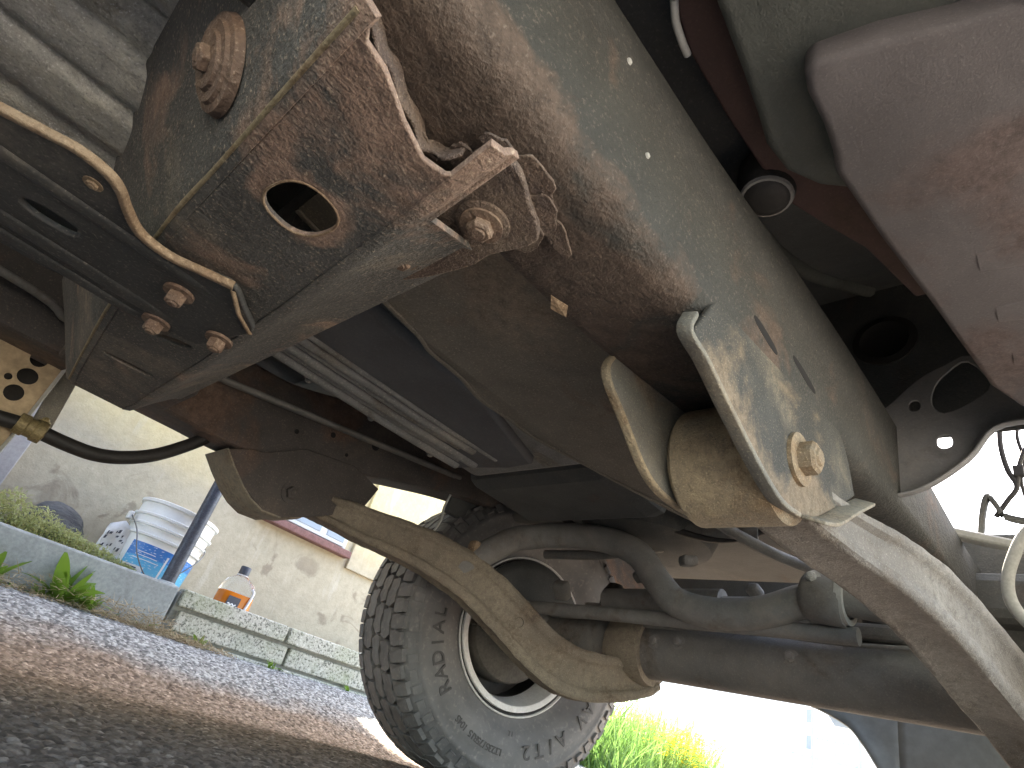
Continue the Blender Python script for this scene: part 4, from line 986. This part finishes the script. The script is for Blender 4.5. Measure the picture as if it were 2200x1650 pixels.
hd = catmull([HP(.872 - .147, 2.60, .218 + .255), HP(.735, 2.49, .218 + .20), HP(.775, 2.468, .218 + .12), HP(.855, 2.466, .218 + .06), HP(.935, 2.468, .218 + .11), HP(1.0, 2.50, .218 + .20), HP(.872 + .15, 2.62, .218 + .27)], 8)
sweep('handle', hd, circ(.0022, 8), 'steel_wire', bk)
for s_ in (-1, 1):
    box('handle_lug', HP(.872 + s_ * .149, 2.612, .218 + .262 + s_ * .009), (.016, .03, .03), 'bucket_white', bk, .004, HROT)

def bottle():
    m, t, b = new_mat('clear_plastic'); b.inputs['Base Color'].default_value = (.93, .95, .94, 1); b.inputs['Roughness'].default_value = .12; b.inputs['Transmission Weight'].default_value = .9; b.inputs['IOR'].default_value = 1.2
    m, t, b = new_mat('amber_oil'); b.inputs['Base Color'].default_value = (.60, .17, .015, 1); b.inputs['Roughness'].default_value = .2
    e = thing('oil_bottle', 'clear handled bottle half full of amber liquid with black label', 'bottle', HP(1.205, 2.53, .218))
    c = HP(1.205, 2.53, .218)
    def rings(name, levels, mat, dep):
        v = []; f = []; K = 32
        for z, wd_, off in levels:
            for k in range(K):
                a = 2 * math.pi * k / K; cc, ss = math.cos(a), math.sin(a)
                x = wd_ * math.copysign(abs(cc) ** .55, cc) + off; y = min(dep, wd_) * math.copysign(abs(ss) ** .55, ss)
                v.append(c + WD * x + WN * y + Vector((0, 0, z)))
        for i in range(len(levels) - 1):
            for k in range(K): f.append((i * K + k, i * K + (k + 1) % K, (i + 1) * K + (k + 1) % K, (i + 1) * K + k))
        f += [tuple(range(K))[::-1], tuple((len(levels) - 1) * K + k for k in range(K))]
        o = obj(name, v, f, mat, e, smooth=True); fix(o.data); o.data.set_sharp_from_angle(angle=R(50)); return o
    body = rings('jug', [(.1235, .0685, 0), (.128, .069, 0), (.15, .064, 0), (.168, .052, -.002), (.182, .034, -.006), (.190, .022, -.008), (.196, .018, -.008), (.205, .018, -.008)], 'clear_plastic', .043)
    rings('liquid', [(.002, .066, 0), (.012, .071, 0), (.08, .071, 0), (.122, .0693, 0), (.1232, .068, 0)], 'amber_oil', .043)
    lathe('cap', [(.0001, .032), (.019, .032), (.021, .029), (.021, 0), (.0001, 0)], 'label_ink', e, c - WD * .008 + Vector((0, 0, .198)), (0, 0, 1), 28)
    lathe('neck_ring', [(.017, 0), (.023, .001), (.023, .004), (.017, .005)], 'label_white', e, c - WD * .008 + Vector((0, 0, .192)), (0, 0, 1), 28)
    q = lambda s, z, d=.0455: c + WD * s - WN * d + Vector((0, 0, z))
    lab = obj('label', [q(-.052, .02), q(.004, .02), q(.008, .108), q(-.044, .108)], [(0, 1, 2, 3)], 'label_ink', e, solid=.001)
    for k, (a, b_) in enumerate(((-.040, -.004), (-.034, .0), (-.038, -.010))):
        zz = .078 - k * .011
        sweep('label_script', catmull([q(a + (b_ - a) * j / 7, zz + .003 * math.sin(j * 2.1 + k), .047) for j in range(8)], 3), rrect(.001, .0045, .0004, 1), 'label_white', lab, side=WN)
    tube('handle', [q(.042, .155, .03), q(.047, .14, .046), q(.040, .09, .047), q(.030, .03, .047)], .005, 'label_white', e, 10)
bottle()

plain('pole_steel', (.065, .075, .095), .5, .4, .6, 60, .4)
pl_ = thing('fence_pole', 'dark blue grey steel pole standing in the kerb before the bucket', 'pole', HP(.898, 2.425, .28))
tube('shaft', [HP(.898, 2.425, .25), HP(.898, 2.425, 2.6)], .0245, 'pole_steel', pl_, 24, 0)
lathe('foot_collar', [(.0245, 0), (.03, 0), (.031, .004), (.0275, .008), (.0245, .009)], 'kerb_concrete', pl_, HP(.898, 2.425, .282), (0, 0, 1), 24)
lathe('cap', [(.0001, .012), (.02, .01), (.026, 0), (.026, -.02)], 'pole_steel', pl_, HP(.898, 2.425, 2.6), (0, 0, 1), 24)

# dark layered stone among the weeds
def stone():
    m, t, b = new_mat('slate'); co = objco(t)
    n = nz(t, co, 14, 5, .65, 1.5, (1, 1, 4)); n2 = nz(t, co, 60, 4, .6)
    t.links.new(mix(t, ramp(t, n, .35, .65), (.055, .06, .065), (.15, .155, .155)), b.inputs['Base Color']); b.inputs['Roughness'].default_value = .8
    bump(t, b, mth(t, 'ADD', n, mth(t, 'MULTIPLY', n2, .3)), .8, .012)
    bm = bmesh.new(); bmesh.ops.create_icosphere(bm, subdivisions=5, radius=1)
    c = HP(.535, 2.68, .225)
    for v in bm.verts:
        p = v.co.copy(); k = 1 + .05 * mnoise.fractal(p * 1.4, 1, 2, 4) + .008 * math.sin(p.z * 24 + 3 * mnoise.noise(p * 2))
        v.co = c + WD * p.x * .135 * k + WN * p.y * .10 * k + Vector((0, 0, p.z * .205 * k))
    me = bpy.data.meshes.new('rock'); bm.to_mesh(me); bm.free()
    tag(obj_me('rock', me, 'slate', smooth=True), 'dark grey layered rock half hidden in weeds by the wall', 'rock')
stone()

def sack():
    plain('sack_plastic', (.72, .74, .73), .45, 0, .08, 20, .2)
    v = []; f = []; N = 14
    c0 = HP(.715, 2.545, .21)
    for i in range(N + 1):
        for j in range(N + 1):
            a, b_ = i / N, j / N
            s_ = -.065 + .13 * a + .02 * b_; z = .235 * b_ * (1 - .35 * abs(a - .35))
            d = .018 * mnoise.fractal(Vector((a * 4, b_ * 4, 2.2)), 1, 2, 4) + .02 * math.sin(a * 3.1)
            v.append(c0 + WD * s_ + WN * (d + .03 * b_) + Vector((0, 0, z)))
    for i in range(N):
        for j in range(N): f.append((i * (N + 1) + j, (i + 1) * (N + 1) + j, (i + 1) * (N + 1) + j + 1, i * (N + 1) + j + 1))
    e = thing('plastic_sack', 'crumpled white plastic sack with black print beside the bucket', 'sack', c0)
    sk_ = obj('sheet', v, f, 'sack_plastic', e, smooth=True, solid=.004)
    rnd = random.Random(4)
    for r_ in range(5):
        for k in range(7):
            a, b_ = .10 + .105 * k + rnd.uniform(-.01, .01), .34 + .125 * r_
            p = v[int(a * N) * (N + 1) + int(min(1, b_) * N)]
            h_, w__ = rnd.uniform(.008, .016), rnd.uniform(.003, .008)
            if rnd.random() < .15: continue
            p = p - WN * .006
            o4 = [p - WD * w__ * .5, p + WD * w__ * .7 + Vector((0, 0, .002)), p + WD * w__ + Vector((0, 0, h_)), p + Vector((0, 0, h_ * .8)) - WD * .001]
            obj('printed_mark', o4, [(0, 1, 2, 3)], 'label_ink', sk_, solid=.0006)
sack()

# ------------------------------------------------------------------ plants
def leaf_mat(name, a, b_, tr=.35):
    m, t, b = new_mat(name); oi = t.nodes.new('ShaderNodeObjectInfo'); co = objco(t)
    g = t.nodes.new('ShaderNodeNewGeometry')
    f = mth(t, 'ADD', mth(t, 'MULTIPLY', g.outputs['Random Per Island'], .7), mth(t, 'MULTIPLY', oi.outputs['Random'], .3))
    t.links.new(mix(t, f, a, b_), b.inputs['Base Color']); b.inputs['Roughness'].default_value = .5
    tl = t.nodes.new('ShaderNodeBsdfTranslucent'); t.links.new(mix(t, f, tuple(v * 1.3 for v in a), tuple(v * 1.3 for v in b_)), tl.inputs['Color'])
    ms = t.nodes.new('ShaderNodeMixShader'); ms.inputs[0].default_value = tr
    o = t.nodes['Material Output']; t.links.new(b.outputs[0], ms.inputs[1]); t.links.new(tl.outputs[0], ms.inputs[2]); t.links.new(ms.outputs[0], o.inputs[0])
leaf_mat('leaf_bright', (.07, .17, .02), (.20, .33, .05)); leaf_mat('leaf_dark', (.05, .12, .03), (.10, .19, .05))
leaf_mat('weed_pale', (.25, .30, .10), (.50, .52, .27)); leaf_mat('grass_lit', (.07, .17, .035), (.16, .27, .08))
leaf_mat('straw', (.30, .24, .15), (.48, .42, .30), .2); leaf_mat('petal_yellow', (.62, .50, .03), (.75, .62, .05)); leaf_mat('petal_red', (.65, .04, .02), (.75, .07, .04))
def blade(v, f, p, d, L, W, droop, seg=4, tw=0.0, shape='leaf'):
    d = Vector(d).normalized(); sd_ = d.cross(Vector((0, 0, 1)))
    if sd_.length < .05: sd_ = Vector((1, 0, 0))
    sd_.normalize(); sd_ = Matrix.Rotation(tw, 3, d) @ sd_; q = Vector(p); b0 = len(v)
    for i in range(seg + 1):
        u = i / seg
        wv = W * (math.sin(math.pi * (u * .86 + .10)) ** .8 if shape == 'leaf' else (1 - u) ** .7 + .02) * .5
        v.append(q - sd_ * wv); v.append(q + sd_ * wv)
        d = (d + Vector((0, 0, -droop / seg))).normalized(); q = q + d * (L / seg)
    for i in range(seg): f.append((b0 + 2 * i, b0 + 2 * i + 1, b0 + 2 * i + 3, b0 + 2 * i + 2))
LEAFME = []
for k in range(3):
    v = []; f = []; blade(v, f, (0, 0, 0), (.75, 0, 1.0 - .28 * k), .1, .021, .5 + .5 * k, 7, .0)
    me = bpy.data.meshes.new('leaf'); me.from_pydata([tuple(q) for q in v], [], f); me.shade_smooth(); me.materials.append(MAT['leaf_bright' if k < 2 else 'leaf_dark']); LEAFME.append(me)
def weed(p, size, n, label, seed, flat=0):
    rnd = random.Random(seed); e = thing('weed', label, 'weed', p, 'weeds growing at the foot of the kerb')
    for i in range(n):
        o = bpy.data.objects.new('leaf', LEAFME[rnd.choice((0, 0, 1, 2)) if not flat else rnd.choice((1, 2))]); col.objects.link(o); o.parent = e
        s_ = size * rnd.uniform(.6, 1.25); o.scale = (s_, s_ * rnd.uniform(.8, 1.4), s_)
        o.rotation_euler = (rnd.uniform(-.3, .3), rnd.uniform(-.55, .25), 2 * math.pi * i / n + rnd.uniform(-.4, .4)); o.location = (rnd.uniform(-.012, .012), rnd.uniform(-.01, .01), 0)
weed(HP(.60, 2.325, .118), 1.45, 30, 'large bright green broad leaved weed in front of the concrete kerb', 1)
weed(HP(.395, 2.33, .115), 1.2, 24, 'bright green weed cut by the left edge of the picture', 2)
weed(HP(.665, 2.325, .115), .8, 18, 'small darker weed right beside the large bright one', 3)
for k, (s_, z_, sz, lb) in enumerate(((.33, .113, .8, 'green rosette cut by the left picture edge, left of the tall leafy weed'), (.47, .115, .7, 'low dark rosette between the two bright weeds on the left'), (.54, .115, .6, 'small rosette touching the left side of the large bright weed'), (.74, .115, .6, 'half dry rosette right of the small darker weed'), (1.06, .122, .45, 'short tuft under the first edging block'))):
    weed(HP(s_, 2.33, z_), sz, 14, lb, 30 + k, k % 2)
weed(HP(.845, 2.33, .12), .55, 10, 'small green tuft near the end of the concrete kerb', 5, 1)
weed(HP(.99, 2.335, .12), .6, 12, 'green tuft growing where the kerb meets the blocks', 6, 1)
weed(HP(1.375, 2.345, .125), .45, 9, 'tiny green tuft in the middle of the block edging', 7)
weed(HP(1.75, 2.335, .125), .55, 12, 'yellowish tuft at the block edging beside the tyre', 8, 1)
def stuff(name, label, cat, mat, gen, extra=None):
    v = []; f = []; gen(v, f)
    o = obj(name, v, f, mat, None, smooth=False); o['kind'] = 'stuff'; tag(o, label, cat); return o
def g1(v, f):
    rnd = random.Random(11)
    for i in range(15000):
        s_ = rnd.uniform(-.2, .80); n_ = rnd.uniform(2.475, 2.62)
        h = max(.012, .145 - .135 * max(0, (s_ - .30)) / .5) * (.75 + .5 * mnoise.noise(Vector((s_ * 14, n_ * 14, 0))))
        p = HP(s_, n_, .24 + (h + .045) * rnd.random() ** .8)
        blade(v, f, p, (rnd.uniform(-1, 1), rnd.uniform(-1, 1), rnd.uniform(.1, 1.2)), rnd.uniform(.007, .018), rnd.uniform(.003, .008), .4, 2, rnd.uniform(-1, 1))
    for i in range(520):
        s_ = rnd.uniform(-.2, .80); p = HP(s_, rnd.uniform(2.48, 2.62), .21)
        blade(v, f, p, (rnd.uniform(-.4, .4), rnd.uniform(-.4, .4), 1), rnd.uniform(.08, .22) * (1 - .35 * max(0, s_)), .003, .3, 4, 0, 'blade')
stuff('weed_cover', 'pale fluffy weeds filling the bed behind the concrete kerb', 'weeds', 'weed_pale', g1)
def g2(v, f):
    rnd = random.Random(12)
    for i in range(2600):
        s_ = rnd.triangular(.25, 1.2, .9); n_ = rnd.uniform(2.24, 2.352)
        p = HP(s_, n_, gz(*HP(s_, n_, 0).xy) + rnd.uniform(.0, .014) + (.05 * rnd.random() if s_ < .93 and rnd.random() < .4 else 0))
        blade(v, f, p, (rnd.uniform(-1, 1), rnd.uniform(-1, 1), rnd.uniform(-.1, .5)), rnd.uniform(.015, .05), .0028, .3, 3, rnd.uniform(-1, 1), 'blade')
stuff('dry_litter', 'dry straw litter lying along the foot of the kerb', 'litter', 'straw', g2)
def g3(v, f):
    rnd = random.Random(13)
    for i in range(3600):
        x = rnd.uniform(3.35, 5.0); y = rnd.uniform(2.25, 3.1) + (x - 3.4) * -.02
        t_ = rnd.random(); hmax = .66 if y > 2.45 else .42
        blade(v, f, (x, y, gz(x, y)), (rnd.uniform(-.5, .5), rnd.uniform(-.5, .5), 1), hmax * rnd.uniform(.4, 1), rnd.uniform(.006, .012), rnd.uniform(.2, 1.0), 4, rnd.uniform(-1, 1), 'blade')
stuff('tall_grass', 'tall sunlit grass beyond the front wheel', 'grass', 'grass_lit', g3)
def g4(v, f):
    rnd = random.Random(14)
    for i in range(500):
        p = Vector((4.2 + rnd.gauss(0, .15), 2.33 + rnd.gauss(0, .09), gz(4.2, 2.33) + .20 + rnd.random() * .20))
        for k in range(5):
            a = k * 1.256; blade(v, f, p, (math.cos(a), math.sin(a), .5), .016, .011, .4, 2)
stuff('yellow_flowers', 'clump of small yellow flowers at the edge of the tall grass', 'flowers', 'petal_yellow', g4)
pp_ = thing('red_flower', 'single red flower showing just under the end of the arm', 'flower', (3.77, 2.53, .1))
v = []; f = []
for k in range(8):
    a = k * .785; blade(v, f, (3.77, 2.53, .58), (math.cos(a), math.sin(a), .8), .035, .04, .2, 3)
obj('petals', v, f, 'petal_red', pp_, smooth=True)
tube('stem', [(3.77, 2.53, .1), (3.765, 2.535, .35), (3.77, 2.53, .58)], .003, 'leaf_dark', pp_, 6)
